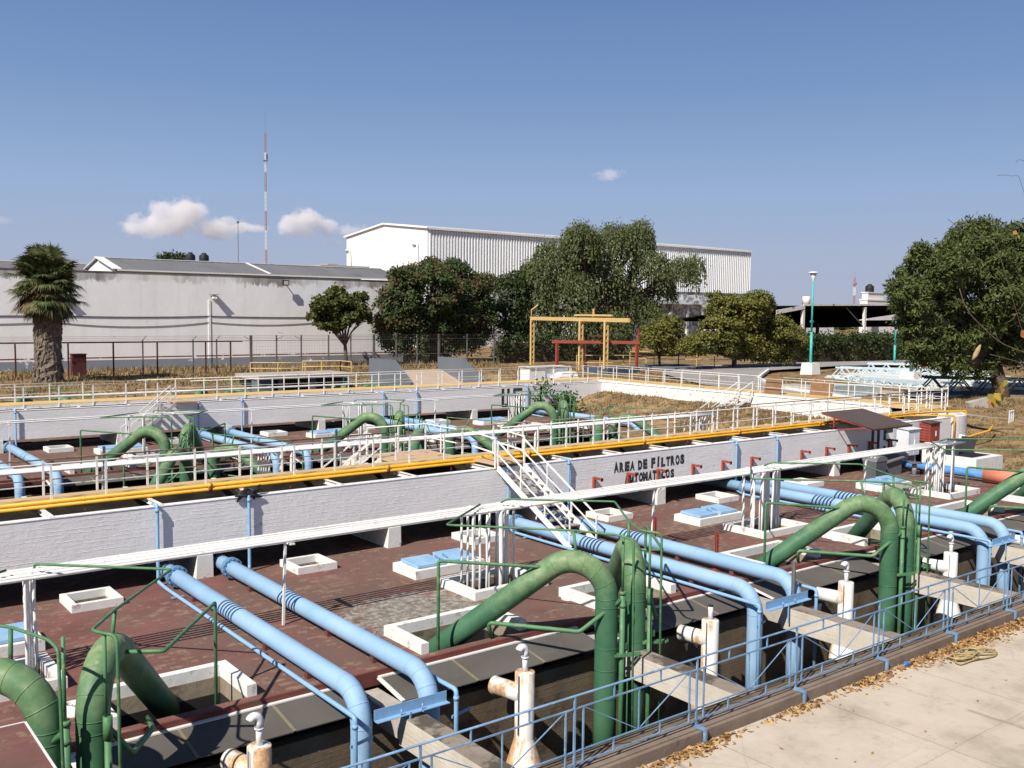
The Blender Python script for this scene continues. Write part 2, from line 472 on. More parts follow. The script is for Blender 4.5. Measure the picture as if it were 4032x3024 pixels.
def m_pavement():
    m, nt, b = new_mat('cracked_concrete_pavement'); g = N(nt)
    p = g.pos()
    c = g.ramp(g.noise(p, 0.7, 8, 0.68), [(0.28, (0.36,0.30,0.23)), (0.5, (0.50,0.425,0.335)), (0.75, (0.58,0.50,0.405))])
    st = g.ramp(g.noise(p, 1.9, 9, 0.75), [(0.56, 0.0), (0.72, 1.0)])
    c = g.mix(g.math('MULTIPLY', st, 0.55), c, (0.26,0.205,0.155))
    st2 = g.ramp(g.noise(g.pos((1.6,0.8,1),(4,7,0)), 2.6, 9, 0.75), [(0.635, 0.0), (0.665, 1.0)])
    c = g.mix(g.math('MULTIPLY', st2, 0.5), c, (0.24,0.20,0.165))
    s = g.sep(g.pos((1,1,1), (0.3,0.2,0)))
    def joint(v, period, width, off):
        w = g.math('ADD', g.math('MULTIPLY', g.noise(p, 1.2, 4, 0.6), 0.12), off)
        fr = g.math('FRACT', g.math('MULTIPLY', g.math('ADD', v, w), 1/period), 0)
        d = g.math('ABSOLUTE', g.math('SUBTRACT', fr, 0.5))
        return g.ramp(g.math('MULTIPLY', d, period), [(0.0, 1.0), (width, 0.0)])
    # one wide worn joint and finer crack lines
    j1 = joint(s[0], 3.3, 0.020, 0.5); j2 = joint(s[1], 4.1, 0.018, 1.2); j3 = joint(s[0], 6.6, 0.10, 3.4)
    vo = g.n('ShaderNodeTexVoronoi', feature='DISTANCE_TO_EDGE'); vo.inputs['Scale'].default_value = 0.42
    tn = g.n('ShaderNodeTexNoise'); tn.inputs['Scale'].default_value = 0.9; g.l(p, tn.inputs['Vector']); g.l(g.mix(0.16, p, tn.outputs['Color'], 'ADD'), vo.inputs['Vector'])
    crk = g.ramp(vo.outputs['Distance'], [(0.0, 1.0), (0.010, 0.0)])
    j3 = g.math('MULTIPLY', j3, g.ramp(g.noise(p, 1.1, 5, 0.7), [(0.42, 0.0), (0.55, 1.0)]))
    j = g.math('MAXIMUM', g.math('MAXIMUM', j1, g.math('MULTIPLY', j2, 0.7)), g.math('MAXIMUM', g.math('MULTIPLY', crk, 0.30), j3))
    c = g.mix(g.math('MULTIPLY', j, 0.5), c, (0.15,0.115,0.085))
    g.l(c, b.inputs['Base Color']); b.inputs['Roughness'].default_value = 0.92
    b.inputs['Specular IOR Level'].default_value = 0.15
    g.bump(g.math('SUBTRACT', g.noise(p, 10, 6, 0.65), g.math('MULTIPLY', j, 1.2)), b, 0.35, 0.015)
    return m
M['pavement'] = m_pavement()

def m_green():
    m, nt, b = new_mat('weathered_green_pipe_paint'); g = N(nt)
    p = g.pos(); o = g.sep(g.pos())
    deep = g.ramp(g.noise(p, 1.6, 5, 0.6), [(0.3, (0.036,0.112,0.060)), (0.7, (0.066,0.168,0.088))])
    faded = g.ramp(g.noise(p, 3.2, 6, 0.65), [(0.3, (0.085,0.175,0.075)), (0.5, (0.155,0.235,0.105)), (0.72, (0.29,0.345,0.19))])
    # sun-bleached paint on the high bends
    hgt = g.math('ADD', o[2], g.math('MULTIPLY', g.math('SUBTRACT', g.noise(p, 1.3, 6, 0.7), 0.5), 2.6))
    f = g.ramp(g.math('MULTIPLY', hgt, 0.4), [(0.30, 0.0), (0.85, 1.0)])
    c = g.mix(f, deep, faded)
    patch = g.ramp(g.noise(p, 2.4, 8, 0.72), [(0.60, 0.0), (0.66, 1.0)])
    c = g.mix(g.math('MULTIPLY', patch, 0.45), c, (0.055,0.125,0.055))
    chalk = g.ramp(g.noise(g.pos((1,1,1),(5,2,8)), 3.6, 9, 0.74), [(0.60, 0.0), (0.66, 1.0)])
    c = g.mix(g.math('MULTIPLY', g.math('MULTIPLY', chalk, f), 0.55), c, (0.36,0.40,0.25))
    rust = g.ramp(g.noise(p, 2.9, 6, 0.7), [(0.715, 0.0), (0.74, 1.0)])
    c = g.mix(rust, c, (0.16,0.075,0.035))
    g.l(c, b.inputs['Base Color']); b.inputs['Roughness'].default_value = 0.55
    b.inputs['Specular IOR Level'].default_value = 0.3
    g.bump(g.noise(p, 9, 5, 0.6), b, 0.15, 0.01)
    return m
M['green'] = m_green()

def m_blue():
    m, nt, b = new_mat('light_blue_pipe_paint'); g = N(nt)
    p = g.pos()
    c = g.ramp(g.noise(p, 0.8, 5, 0.6), [(0.3, (0.215,0.365,0.535)), (0.7, (0.275,0.435,0.61))])
    d = g.ramp(g.noise(p, 2.8, 9, 0.74), [(0.56, 0.0), (0.68, 1.0)])
    c = g.mix(g.math('MULTIPLY', d, 0.4), c, (0.13,0.25,0.42))
    w = g.ramp(g.noise(g.pos((1,1,1), (7,3,2)), 2.3, 8, 0.7), [(0.66, 0.0), (0.72, 1.0)])
    c = g.mix(g.math('MULTIPLY', w, 0.45), c, (0.55,0.62,0.68))
    bl = g.ramp(g.noise(g.pos((0.7,0.35,1.2)), 1.0, 6, 0.65), [(0.4, 0.0), (0.7, 0.35)])
    c = g.mix(bl, c, (0.36,0.47,0.58))
    g.l(c, b.inputs['Base Color']); b.inputs['Roughness'].default_value = 0.62
    b.inputs['Specular IOR Level'].default_value = 0.25
    g.bump(g.noise(p, 12, 4, 0.6), b, 0.12, 0.01)
    return m
M['blue'] = m_blue()

def m_rust_tank(seed, amt):
    m, nt, b = new_mat('white_tank_with_rust'); g = N(nt)
    sh = (seed*3.7, seed*1.9, seed*5.1)
    p = g.pos((1,1,1), sh)
    c = g.ramp(g.noise(p, 1.5, 4, 0.6), [(0.3, (0.74,0.71,0.65)), (0.7, (0.80,0.78,0.73))])
    st = g.noise(g.pos((2.6,2.6,0.45), sh), 1.0, 6, 0.62)
    f = g.ramp(st, [(0.64-amt, 0.0), (0.71-amt, 1.0)])
    rc = g.ramp(g.noise(p, 9, 5, 0.7), [(0.35, (0.26,0.09,0.02)), (0.5, (0.55,0.25,0.06)), (0.68, (0.72,0.48,0.22))])
    c = g.mix(g.math('MULTIPLY', f, 0.8), c, rc)
    g.l(c, b.inputs['Base Color']); b.inputs['Roughness'].default_value = 0.5
    return m
TANK_M = [m_rust_tank(1, 0.17), m_rust_tank(2, 0.15), m_rust_tank(3, 0.17), m_rust_tank(4, 0.09), m_rust_tank(5, -0.04)]

def m_earth(name, cols, dark, scale=0.5, dark_amt=0.5):
    m, nt, b = new_mat(name); g = N(nt)
    p = g.pos()
    c = g.ramp(g.noise(p, scale, 9, 0.7), [(0.30, cols[0]), (0.5, cols[1]), (0.72, cols[2])])
    d = g.ramp(g.noise(p, scale*2.6, 7, 0.7), [(0.62-dark_amt*0.2, 0.0), (0.76-dark_amt*0.2, 1.0)])
    c = g.mix(g.math('MULTIPLY', d, 0.8), c, dark)
    g.l(c, b.inputs['Base Color']); b.inputs['Roughness'].default_value = 1.0
    b.inputs['Specular IOR Level'].default_value = 0.05
    g.bump(g.noise(p, 3.5, 8, 0.7), b, 0.9, 0.15)
    return m
M['dry_ground'] = m_earth('dry_grass_ground', [(0.155,0.092,0.045),(0.275,0.185,0.095),(0.42,0.31,0.175)], (0.075,0.048,0.026), 0.42, 0.7)

def m_plaster():
    m, nt, b = new_mat('stained_white_plaster'); g = N(nt)
    p = g.pos(); s = g.sep(p)
    c = g.ramp(g.noise(g.pos((0.35,0.35,0.12)), 1.0, 6, 0.65), [(0.3, (0.78,0.76,0.74)), (0.65, (0.86,0.845,0.83))])
    band = g.math('ADD', s[2], g.math('MULTIPLY', g.math('SUBTRACT', g.noise(g.pos((1.2,1.2,0.5)), 0.8, 7, 0.75), 0.5), 3.4))
    top = g.ramp(g.math('MULTIPLY', band, 0.05), [(0.515, 0.0), (0.530, 1.0)])
    top = g.math('MULTIPLY', top, g.ramp(g.noise(g.pos((0.16,0.16,0.0)), 1.0, 6, 0.7), [(0.40, 0.15), (0.58, 1.0)]))
    c = g.mix(g.math('MULTIPLY', top, 0.85), c, (0.17,0.155,0.135))
    run = g.ramp(g.noise(g.pos((1.1,1.1,0.05)), 1.0, 6, 0.7), [(0.55, 0.0), (0.75, 0.16)])
    c = g.mix(run, c, (0.30,0.28,0.26))
    spots = g.ramp(g.noise(g.pos((1,1,1.7)), 0.55, 9, 0.7), [(0.655, 0.0), (0.675, 1.0)])
    c = g.mix(g.math('MULTIPLY', spots, 0.6), c, (0.33,0.31,0.29))
    low = g.ramp(g.math('ADD', s[2], g.math('MULTIPLY', g.math('SUBTRACT', g.noise(p, 0.7, 8, 0.75), 0.5), 1.2)), [(0.0, 1.0), (1.0, 1.0)])
    # grey painted dado and a thin maroon line, both flaking
    fl = g.ramp(g.noise(p, 0.8, 8, 0.72), [(0.60, 1.0), (0.63, 0.0)])
    dado = g.math('MULTIPLY', g.math('LESS_THAN', s[2], 2.44), fl)
    c = g.mix(dado, c, (0.235,0.25,0.275))
    ln = g.math('MULTIPLY', g.math('MULTIPLY', g.math('GREATER_THAN', s[2], 2.60), g.math('LESS_THAN', s[2], 2.74)), fl)
    c = g.mix(ln, c, (0.24,0.06,0.06))
    g.l(c, b.inputs['Base Color']); b.inputs['Roughness'].default_value = 0.9
    b.inputs['Specular IOR Level'].default_value = 0.15
    g.bump(g.noise(p, 1.2, 7, 0.65), b, 0.4, 0.05)
    return m
M['plaster'] = m_plaster()
M['corr_white'] = paint('white_profiled_sheet', (0.78,0.78,0.77), 0.04, 0.1, None, 0, 1, 0.5, 0)
M['roof_grey'] = paint('grey_roof_sheet', (0.155,0.155,0.16), 0.10, 0.25, (0.11,0.11,0.115), 0.15, 0.3, 0.7, 0, stretch=(1,0.2,1))
M['stained_block'] = m_concrete('soot_stained_white_wall', (0.55,0.54,0.53), (0.72,0.71,0.70), (0.10,0.095,0.09), 0.62)
M['bark'] = paint('grey_brown_bark', (0.085,0.062,0.045), 0.3, 3, None, 0, 1, 0.95, 0.6, stretch=(1,1,0.3))
M['palm_bark'] = paint('ragged_palm_bark', (0.17,0.135,0.105), 0.45, 3.5, (0.075,0.055,0.042), 0.35, 3, 0.98, 0.9, stretch=(1.6,1.6,0.5))

def m_leaf(name, cols, trans=0.3, rough=0.6, shoots=None):
    """leaf-by-leaf colour, with optional patches of differently coloured young shoots"""
    m, nt, b = new_mat(name); g = N(nt)
    geo = g.n('ShaderNodeNewGeometry')
    n = len(cols)
    c = g.ramp(geo.outputs['Random Per Island'], [((i+0.5)/n, q) for i, q in enumerate(cols)])
    p = g.pos()
    if shoots: c = g.mix(g.ramp(g.noise(p, 0.42, 5, 0.7), [(0.48, 0.0), (0.60, 0.8)]), c, shoots)
    g.l(c, b.inputs['Base Color']); b.inputs['Roughness'].default_value = rough
    b.inputs['Specular IOR Level'].default_value = 0.25
    out = [q for q in nt.nodes if q.type == 'OUTPUT_MATERIAL'][0]
    tr = g.n('ShaderNodeBsdfTranslucent'); g.l(c, tr.inputs['Color'])
    ms = g.n('ShaderNodeMixShader'); ms.inputs[0].default_value = trans
    g.l(b.outputs[0], ms.inputs[1]); g.l(tr.outputs[0], ms.inputs[2]); g.l(ms.outputs[0], out.inputs['Surface'])
    return m
M['leaf_mango'] = m_leaf('mango_leaves', [(0.055,0.078,0.020),(0.080,0.105,0.028),(0.105,0.130,0.038),(0.140,0.158,0.055)])
M['leaf_red'] = m_leaf('green_leaves_with_reddish_shoots', [(0.045,0.075,0.024),(0.068,0.102,0.030),(0.090,0.122,0.038)], 0.3, 0.6, (0.150,0.090,0.052))
M['leaf_small'] = m_leaf('broad_olive_leaves', [(0.050,0.075,0.020),(0.078,0.100,0.024),(0.105,0.115,0.032),(0.135,0.118,0.035)])
M['leaf_pepper'] = m_leaf('feathery_pepper_leaves', [(0.085,0.106,0.038),(0.115,0.138,0.050),(0.150,0.170,0.066)])
M['leaf_olive'] = m_leaf('olive_yellow_leaves', [(0.105,0.115,0.024),(0.145,0.152,0.032),(0.185,0.180,0.042),(0.22,0.20,0.055)])
M['leaf_hedge'] = m_leaf('dark_hedge_leaves', [(0.028,0.045,0.014),(0.045,0.068,0.020),(0.068,0.090,0.028)])
M['leaf_shrub'] = m_leaf('fresh_shrub_leaves', [(0.03,0.08,0.02),(0.06,0.13,0.03),(0.08,0.15,0.04)])
M['palm_leaf'] = m_leaf('palm_fronds', [(0.045,0.065,0.022),(0.075,0.10,0.032),(0.105,0.13,0.045),(0.17,0.145,0.06)], 0.2)
M['palm_dead'] = m_leaf('dead_palm_fronds', [(0.09,0.06,0.03),(0.15,0.10,0.05),(0.20,0.14,0.07)], 0.15)
M['dry_blade'] = m_leaf('dry_grass_blades', [(0.17,0.105,0.05),(0.30,0.205,0.105),(0.40,0.295,0.155),(0.12,0.075,0.04),(0.10,0.11,0.035)], 0.2, 0.9)
M['fallen'] = m_leaf('fallen_brown_leaves', [(0.30,0.16,0.06),(0.42,0.25,0.10),(0.52,0.33,0.14),(0.20,0.10,0.04)], 0.1, 0.7)
M['yellow_leaf'] = m_leaf('yellowing_leaves', [(0.30,0.22,0.03),(0.42,0.28,0.04),(0.24,0.25,0.05),(0.33,0.15,0.05)], 0.3)
# ------------------------------------------------------------------ large structure
ROW1, ROW2, ROW2M, ROW3M = (0.0, 1), (29.3, 1), (56.4, -1), (85.7, -1)
GREEN_C = [3.55, 15.5, 27.3, 39.3]           # centres of the green siphon pairs
BLUE_X = [(8.75, 10.28), (20.40, 22.12), (32.55, 34.05)]
BEAM_X = [3.75, 9.78, 15.85, 21.70, 27.80, 33.75, 39.70, 45.6]
HATCH_X = [6.55, 12.60, 18.72, 24.75, 30.80, 36.65]
LID_C = [3.60, 15.60, 27.50, 39.10]
RISER_C = [3.40, 15.85, 27.85, 40.0]
PIER_X = [3.6, 9.76, 15.93, 22.05, 28.2, 34.15, 40.13, 46.2]
def RY(row, y): return row[0] + row[1]*y

def hole_list():
    h = []
    for c in GREEN_C:
        h.append((c-4.0, c-1.45, 17.68, 19.05)); h.append((c+1.35, c+3.75, 17.68, 19.05))
    for c in RISER_C: h.append((c-1.05, c+1.05, 20.42, 21.82))
    for x in HATCH_X: h.append((x-0.48, x+0.48, 25.36, 26.31))
    return h
HOLES = hole_list()

def slab(row, x0, x1, y1=30.0, y0=17.45):
    hs = [h for h in HOLES if h[0] > x0 and h[1] < x1]
    xs = sorted(set([x0, x1] + [h[0] for h in hs] + [h[1] for h in hs]))
    ys = sorted(set([y0, y1] + [h[2] for h in hs] + [h[3] for h in hs]))
    top = MB(); lining = MB(); dark = MB()
    for i in range(len(xs)-1):
        for j in range(len(ys)-1):
            cx = (xs[i]+xs[i+1])/2; cy = (ys[j]+ys[j+1])/2
            if any(h[0] < cx < h[1] and h[2] < cy < h[3] for h in hs): continue
            q = [(xs[i], RY(row, ys[j]), 0), (xs[i+1], RY(row, ys[j]), 0), (xs[i+1], RY(row, ys[j+1]), 0), (xs[i], RY(row, ys[j+1]), 0)]
            top.quad(*(q if row[1] > 0 else q[::-1]))
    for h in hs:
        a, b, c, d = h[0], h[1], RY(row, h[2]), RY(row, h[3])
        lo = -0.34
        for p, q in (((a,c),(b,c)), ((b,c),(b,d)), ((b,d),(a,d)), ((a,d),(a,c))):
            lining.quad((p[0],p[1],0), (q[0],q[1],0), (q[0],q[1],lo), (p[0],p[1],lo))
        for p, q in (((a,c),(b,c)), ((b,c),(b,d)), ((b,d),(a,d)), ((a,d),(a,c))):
            dark.quad((p[0],p[1],-0.34), (q[0],q[1],-0.34), (q[0],q[1],-1.8), (p[0],p[1],-1.8))  # void under the deck: its darkness is painted on these sides
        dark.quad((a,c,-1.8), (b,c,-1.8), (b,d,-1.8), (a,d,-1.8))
    e = MB(); e.box(x0, x1, RY(row, y0), RY(row, y0-0.06), -0.30, 0.012)
    return top, lining, dark, e

for row, x0, x1, y1 in ((ROW1, -8.0, 47.0, 30.0), (ROW2, 2.0, 48.0, 30.4), (ROW2M, 2.0, 43.5, 26.6), (ROW3M, 2.0, 54.0, 26.6)):
    t, l, d, e = slab(row, x0, x1, y1)
    struct('red_paving', t, M['slab']); struct('pit_lining', l, M['pit_tan'])
    struct('pit_floor', d, M['shade_dark']); struct('paving_edge', e, M['red_edge'])

# deep pits in front of the decks
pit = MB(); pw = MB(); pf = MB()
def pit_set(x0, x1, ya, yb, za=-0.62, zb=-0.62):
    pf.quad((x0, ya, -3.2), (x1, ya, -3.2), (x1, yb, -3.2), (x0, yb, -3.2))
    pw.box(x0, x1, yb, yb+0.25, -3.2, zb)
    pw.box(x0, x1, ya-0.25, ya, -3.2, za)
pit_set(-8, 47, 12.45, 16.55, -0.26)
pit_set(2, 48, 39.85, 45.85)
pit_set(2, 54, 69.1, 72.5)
struct('pit_wall', pw, M['pit_wall']); struct('pit_floor', pf, M['shade_dark'])
rnd.seed(5)

# covers of grey sheet over the channel between beams; the sheets lean down from the deck edge
def cover(row, xa, xb, lab):
    y0, y1, za, zb = 17.36, 16.33, -0.13, -0.30
    t = thing('channel_cover', lab, 'cover', ((xa+xb)/2, RY(row, y0), -0.3), 'grey sheet covers over the channel')
    n = 3
    sheets = MB(); trim = MB()
    for i in range(n):
        a = xa + (xb-xa)*i/n + 0.03; b = xa + (xb-xa)*(i+1)/n - 0.03
        ww = 0.006*rnd.uniform(-1, 1)
        sheets.hexa([(a, RY(row,y1), zb-0.02+ww), (b, RY(row,y1), zb-0.02), (b, RY(row,y0), za-0.02), (a, RY(row,y0), za-0.02),
                     (a, RY(row,y1), zb+ww), (b, RY(row,y1), zb), (b, RY(row,y0), za), (a, RY(row,y0), za)])
        if i:
            seams = MB(); seams.bar(((a-0.03), RY(row,y1), zb+0.004), ((a-0.03), RY(row,y0), za+0.004), 0.06, 0.008)
            obj('joint_strip', seams, M['seam'], t)
    trim.bar((xa, RY(row,17.36), -0.115), (xb, RY(row,17.36), -0.115), 0.13, 0.03)
    trim.bar((xa-0.02, RY(row,y0-0.05), za+0.01), (xa-0.02, RY(row,y1), zb+0.01), 0.09, 0.03)
    obj('sheet', sheets, M['panel'], t); obj('edge_trim', trim, M['white_dusty'], t)
names_r1 = ['at the left edge behind the leftmost green pipes', 'under the two nearest blue pipes, left part', 'in front of the nearest whole pair of green arches', 'between the green arch and the middle blue pipes',
            'right of the middle blue pipes', 'between the third green arches and the right blue pipes', 'right of the right-hand blue pipes']
for i in range(7):
    cover(ROW1, BEAM_X[i]+0.27, BEAM_X[i+1]-0.27, 'dark grey sheet channel cover ' + names_r1[i])
for i in range(1, 7):
    cover(ROW2, BEAM_X[i]+0.27, BEAM_X[i+1]-0.27, 'dusty grey sheet cover of the middle row, %s' % ['', 'behind the leftmost arch', 'below the first blue bend', 'before the second arch', 'right of the second arch', 'below the right blue bend', 'at the far right end'][i])

def beam(row, x, lab, y0=12.3, y1=15.72):
    t = thing('concrete_beam', lab, 'beam', (x, RY(row, y1), -0.8), 'concrete beams spanning the pit')
    b = MB(); b.box(x-0.22, x+0.22, RY(row,y0), RY(row,y1), -0.85, -0.262)
    obj('body', b, M['beam'], t)
    b = MB(); b.box(x-0.223, x+0.223, RY(row,y0), RY(row,y1)+0.003*row[1], -0.262, -0.25)
    obj('top_face', b, M['beam_top'], t)
    b = MB(); b.box(x-0.22, x+0.22, RY(row,y1), RY(row,17.3), -0.75, -0.32)
    obj('rear_strip', b, M['gunite'], t)
bl = ['leftmost concrete beam over the pit, hidden behind the near green pipe', 'stained concrete beam over the pit between the two nearest blue pipes', 'pale concrete beam beside the nearest whole green arch pair',
      'concrete beam with angle iron on its end between the middle blue pipes', 'pale concrete beam beside the third green arch pair', 'concrete beam between the right-hand blue pipes', 'farthest beam of the front pit near the right edge', 'last beam beyond the right edge']
for i, x in enumerate(BEAM_X[:7]): beam(ROW1, x, bl[i])

# ---- water troughs on piers
def trough(name_lab, y0, y1, x0, x1, far):
    t = thing('concrete_trough', name_lab, 'trough', ((x0+x1)/2, (y0+y1)/2, 0), 'long concrete water troughs')
    w = MB(); w.box(x0, x1, y0, y0+0.25, 0.65, 2.17)
    w.bar((x0, y0+0.12, 2.175), (x1, y0+0.12, 2.175), 0.27, 0.02)
    obj('front_wall', w, M['boards'], t)
    w = MB(); w.box(x0, x1, y1-0.25, y1, 0.65, 2.17); obj('rear_wall', w, M['boards'], t)
    w = MB(); w.box(x0, x1, y0+0.25, y1-0.25, 0.65, 0.92); obj('bottom', w, M['trough_inside'], t)
    w = MB(); w.box(x0, x1, y1-0.262, y1-0.25, 0.93, 2.12); w.box(x0, x1, y0+0.25, y0+0.262, 0.93, 2.12)
    obj('stained_lining', w, M['trough_inside'], t)
    for x in PIER_X:
        p = MB(); p.prism([(x-0.26, 0.0), (x+0.23, 0.0), (x+0.22, 0.65), (x-0.22, 0.65)], 1, y0-0.03, y1-0.05)
        obj('pier', p, M['white_curb'], t)
    return t
near_trough = trough('long white board-marked concrete trough lettered AREA DE FILTROS AUTOMATICOS, the nearer one', 26.5, 29.95, -8, 50.5, False)
far_trough = trough('long white concrete trough with U5 painted on it, behind the middle row of pipes', 55.8, 59.2, 0, 52.4, True)
# plants: end walls
t = thing('end_wall', 'bright sunlit white end wall behind the dry grass mound, joining the two troughs', 'wall', (52.5, 43, 0))
w = MB(); w.box(52.4, 52.65, 31.2, 55.8, 0, 2.17); obj('face', w, M['white_curb'], t)
w = MB(); w.box(54.6, 54.8, 31.2, 57.0, 0, 2.17); w.box(52.65, 54.6, 31.2, 57, 0.7, 0.9); obj('rear_channel', w, M['trough_inside'], t)
t = thing('round_basin', 'round white concrete basin at the right end of the nearer trough beside the grass slope', 'basin', (51.6, 28.2, 0))
w = MB(); n = 20
for i in range(n):
    a0 = -math.pi/2 + math.pi*i/n - 0.25; a1 = -math.pi/2 + math.pi*(i+1)/n - 0.25
    P = lambda r, a, z: (51.4 + r*1.25*math.cos(a), 28.25 + r*math.sin(a), z)
    w.hexa([P(1.85,a0,-.3), P(1.85,a1,-.3), P(1.6,a1,-.3), P(1.6,a0,-.3), P(1.85,a0,2.2), P(1.85,a1,2.2), P(1.6,a1,2.2), P(1.6,a0,2.2)])
obj('wall', w, M['boards'], t)

def text_mesh(s, size, bold, xscale=1.0, spacing=1.0):
    c = bpy.data.curves.new('lettering', 'FONT'); c.body = s; c.size = size; c.offset = bold
    c.space_character = spacing; c.resolution_u = 3
    o = bpy.data.objects.new('lettering', c); COL.objects.link(o)
    dg = bpy.context.evaluated_depsgraph_get()
    me = bpy.data.meshes.new_from_object(o.evaluated_get(dg))
    vs = [tuple(v.co) for v in me.vertices]; fs = [tuple(p.vertices) for p in me.polygons]
    bpy.data.objects.remove(o); bpy.data.curves.remove(c); bpy.data.meshes.remove(me)
    return vs, fs
def wall_text(parent, s, x0, x1, z0, z1, y, bold=0.012, spacing=1.0):
    vs, fs = text_mesh(s, 1.0, bold, 1, spacing)
    xa = min(v[0] for v in vs); xb = max(v[0] for v in vs); za = min(v[1] for v in vs); zb = max(v[1] for v in vs)
    m = MB(); m.add([(x0+(v[0]-xa)/(xb-xa)*(x1-x0), y, z0+(v[1]-za)/(zb-za)*(z1-z0)) for v in vs], fs)
    return obj('painted_lettering', m, M['letter'], parent)
def hand_letters(parent, s, x0, x1, z0, z1, y, bold, seed):
    """each letter brushed a little differently"""
    rs = random.Random(seed); adv = (x1-x0)/(len(s)-s.count(' ')*0.45); x = x0; m = MB()
    for ch in s:
        if ch == ' ': x += adv*0.55; continue
        vs, fs = text_mesh(ch, 1.0, bold)
        xa = min(v[0] for v in vs); xb = max(v[0] for v in vs); za = min(v[1] for v in vs); zb = max(v[1] for v in vs)
        w = adv*(0.36 if ch == 'I' else 1.0 if ch == 'M' else 0.87)*rs.uniform(0.94,1.05); h = (z1-z0)*rs.uniform(0.94,1.05); dz = rs.uniform(-.012,.012); sh = rs.uniform(-.05,.05); rot = rs.uniform(-.035,.035)
        xo = x + (adv-w)*0.5
        def P(v):
            u = (v[0]-xa)/(xb-xa)*w; q = (v[1]-za)/(zb-za)*h
            u += q*sh + rs.uniform(-.005,.005); q += u*rot + rs.uniform(-.005,.005)
            return (xo+u, y, z0+dz+q)
        m.add([P(v) for v in vs], fs); x += adv
    return obj('painted_lettering', m, M['letter'], parent)
hand_letters(near_trough, 'AREA DE FILTROS', 25.57, 29.53, 1.50, 1.90, 26.494, 0.075, 2)
hand_letters(near_trough, 'AUTOMATICOS', 26.14, 28.94, 1.00, 1.38, 26.494, 0.075, 3)
def stencil_U5(parent, x0, z0, z1, y):
    """big stencilled U and 5 with chamfered corners"""
    m = MB(); h = z1-z0; w = 0.75
    def pl(pts): m.add([(x0+p[0], y, z0+p[1]*h) for p in pts], [tuple(range(len(pts)))])
    pl([(0,0.10),(0.24,0.10),(0.24,1),(0,1)]); pl([(0.5,0.10),(0.74,0.10),(0.74,1),(0.5,1)])
    pl([(0.07,0),(0.67,0),(0.74,0.1),(0.5,0.1),(0.24,0.1),(0,0.1)])
    pl([(0.24,0.10),(0.50,0.10),(0.46,0.17),(0.37,0.21),(0.28,0.17)])
    o = 1.06
    pl([(o,0.52),(o+0.24,0.52),(o+0.24,1),(o,1)]); pl([(o+0.24,0.80),(o+0.85,0.80),(o+0.85,1),(o+0.24,1)])
    pl([(o+0.24,0.56),(o+0.66,0.56),(o+0.85,0.47),(o+0.6,0.42),(o+0.5,0.46),(o+0.24,0.46)])
    pl([(o+0.61,0.14),(o+0.85,0.14),(o+0.85,0.47),(o+0.61,0.43)])
    pl([(o+0.02,0.0),(o+0.72,0.0),(o+0.85,0.14),(o+0.61,0.14),(o+0.5,0.17),(o+0.02,0.17)])
    pl([(o,0.17),(o+0.22,0.17),(o+0.22,0.30),(o,0.30)])
    return obj('painted_lettering', m, M['letter'], parent)
stencil_U5(near_trough, 42.95, 0.75, 2.0, 26.494)
stencil_U5(far_trough, 42.5, 0.72, 2.06, 55.794)

# ---- steel walkways with railings
def walkway(lab, P, s0, s1, t0, t1, z, front_gap, deckmat, sp, yellow=False, rear_gap=(0,0), beams=(), beam_t=(0,0), top_rear='rust_rail', inst_off=0.0):
    """P(s,t,z) maps along/across/height to the world"""
    t = thing('elevated_walkway', lab, 'walkway', P((s0+s1)/2, (t0+t1)/2, z), 'steel walkways over the troughs')
    d = MB()
    def bx(m, a0, a1, b0, b1, z0, z1):
        q = [P(a0,b0,z0), P(a1,b0,z0), P(a1,b1,z0), P(a0,b1,z0), P(a0,b0,z1), P(a1,b0,z1), P(a1,b1,z1), P(a0,b1,z1)]
        m.hexa(q)
    n = max(1, int((s1-s0)/2.4))
    for i in range(n):
        a = s0+(s1-s0)*i/n+0.004; b = s0+(s1-s0)*(i+1)/n-0.004
        bx(d, a, b, t0+0.03, t1-0.03, z-0.02+0.004*rnd.random(), z+0.004*rnd.random())
    obj('deck', d, M[deckmat], t)
    e = MB(); bx(e, s0, s1, t0, t0+0.028, z-0.17, z-0.028); bx(e, s0, s1, t0-0.04, t0, z-0.19, z-0.17)
    bx(e, s0, s1, t1-0.028, t1, z-0.17, z-0.028)
    obj('edge_channel', e, M['white_dusty'], t)
    for tt, gap, nm in ((t0-0.02, front_gap, 'front'), (t1+0.02, rear_gap, 'rear')):
        rail = MB()
        segs = [(s0, gap[0]), (gap[1], s1)] if gap[1] > gap[0] else [(s0, s1)]
        for a, b in segs:
            rail.tube([P(a,tt,z+0.98), P(b,tt,z+0.98)], 0.022, 6)
            rail.bar(P(a,tt,z+0.42), P(b,tt,z+0.42), 0.04, 0.022)
        r = obj('handrail', rail, M['white_dusty'] if nm == 'front' else M[top_rear], t)
        s = s0 + inst_off; mesh = None
        while s < s1:
            if not (gap[0]+0.1 < s < gap[1]-0.1):
                if mesh is None:
                    p = MB(); q = P(s, tt, z)
                    p.box(q[0]-0.028, q[0]+0.028, q[1]-0.02, q[1]+0.02, z-0.19, z+0.965)
                    po = obj('post', p, M['white_metal'], r); mesh = po; base = Vector(q)
                else:
                    c = mesh.copy(); COL.objects.link(c); c.parent = r; c.location = mesh.location + (Vector(P(s,tt,z)) - base)
            s += sp
    for s in beams:
        b = MB()
        bx(b, s-0.06, s+0.06, beam_t[0], beam_t[1], 2.195, 2.21); bx(b, s-0.012, s+0.012, beam_t[0], beam_t[1], 2.09, 2.195); bx(b, s-0.06, s+0.06, beam_t[0], beam_t[1], 2.075, 2.09)
        obj('support_beam', b, M['white_dusty'], t)
    return t
WZ = 2.40
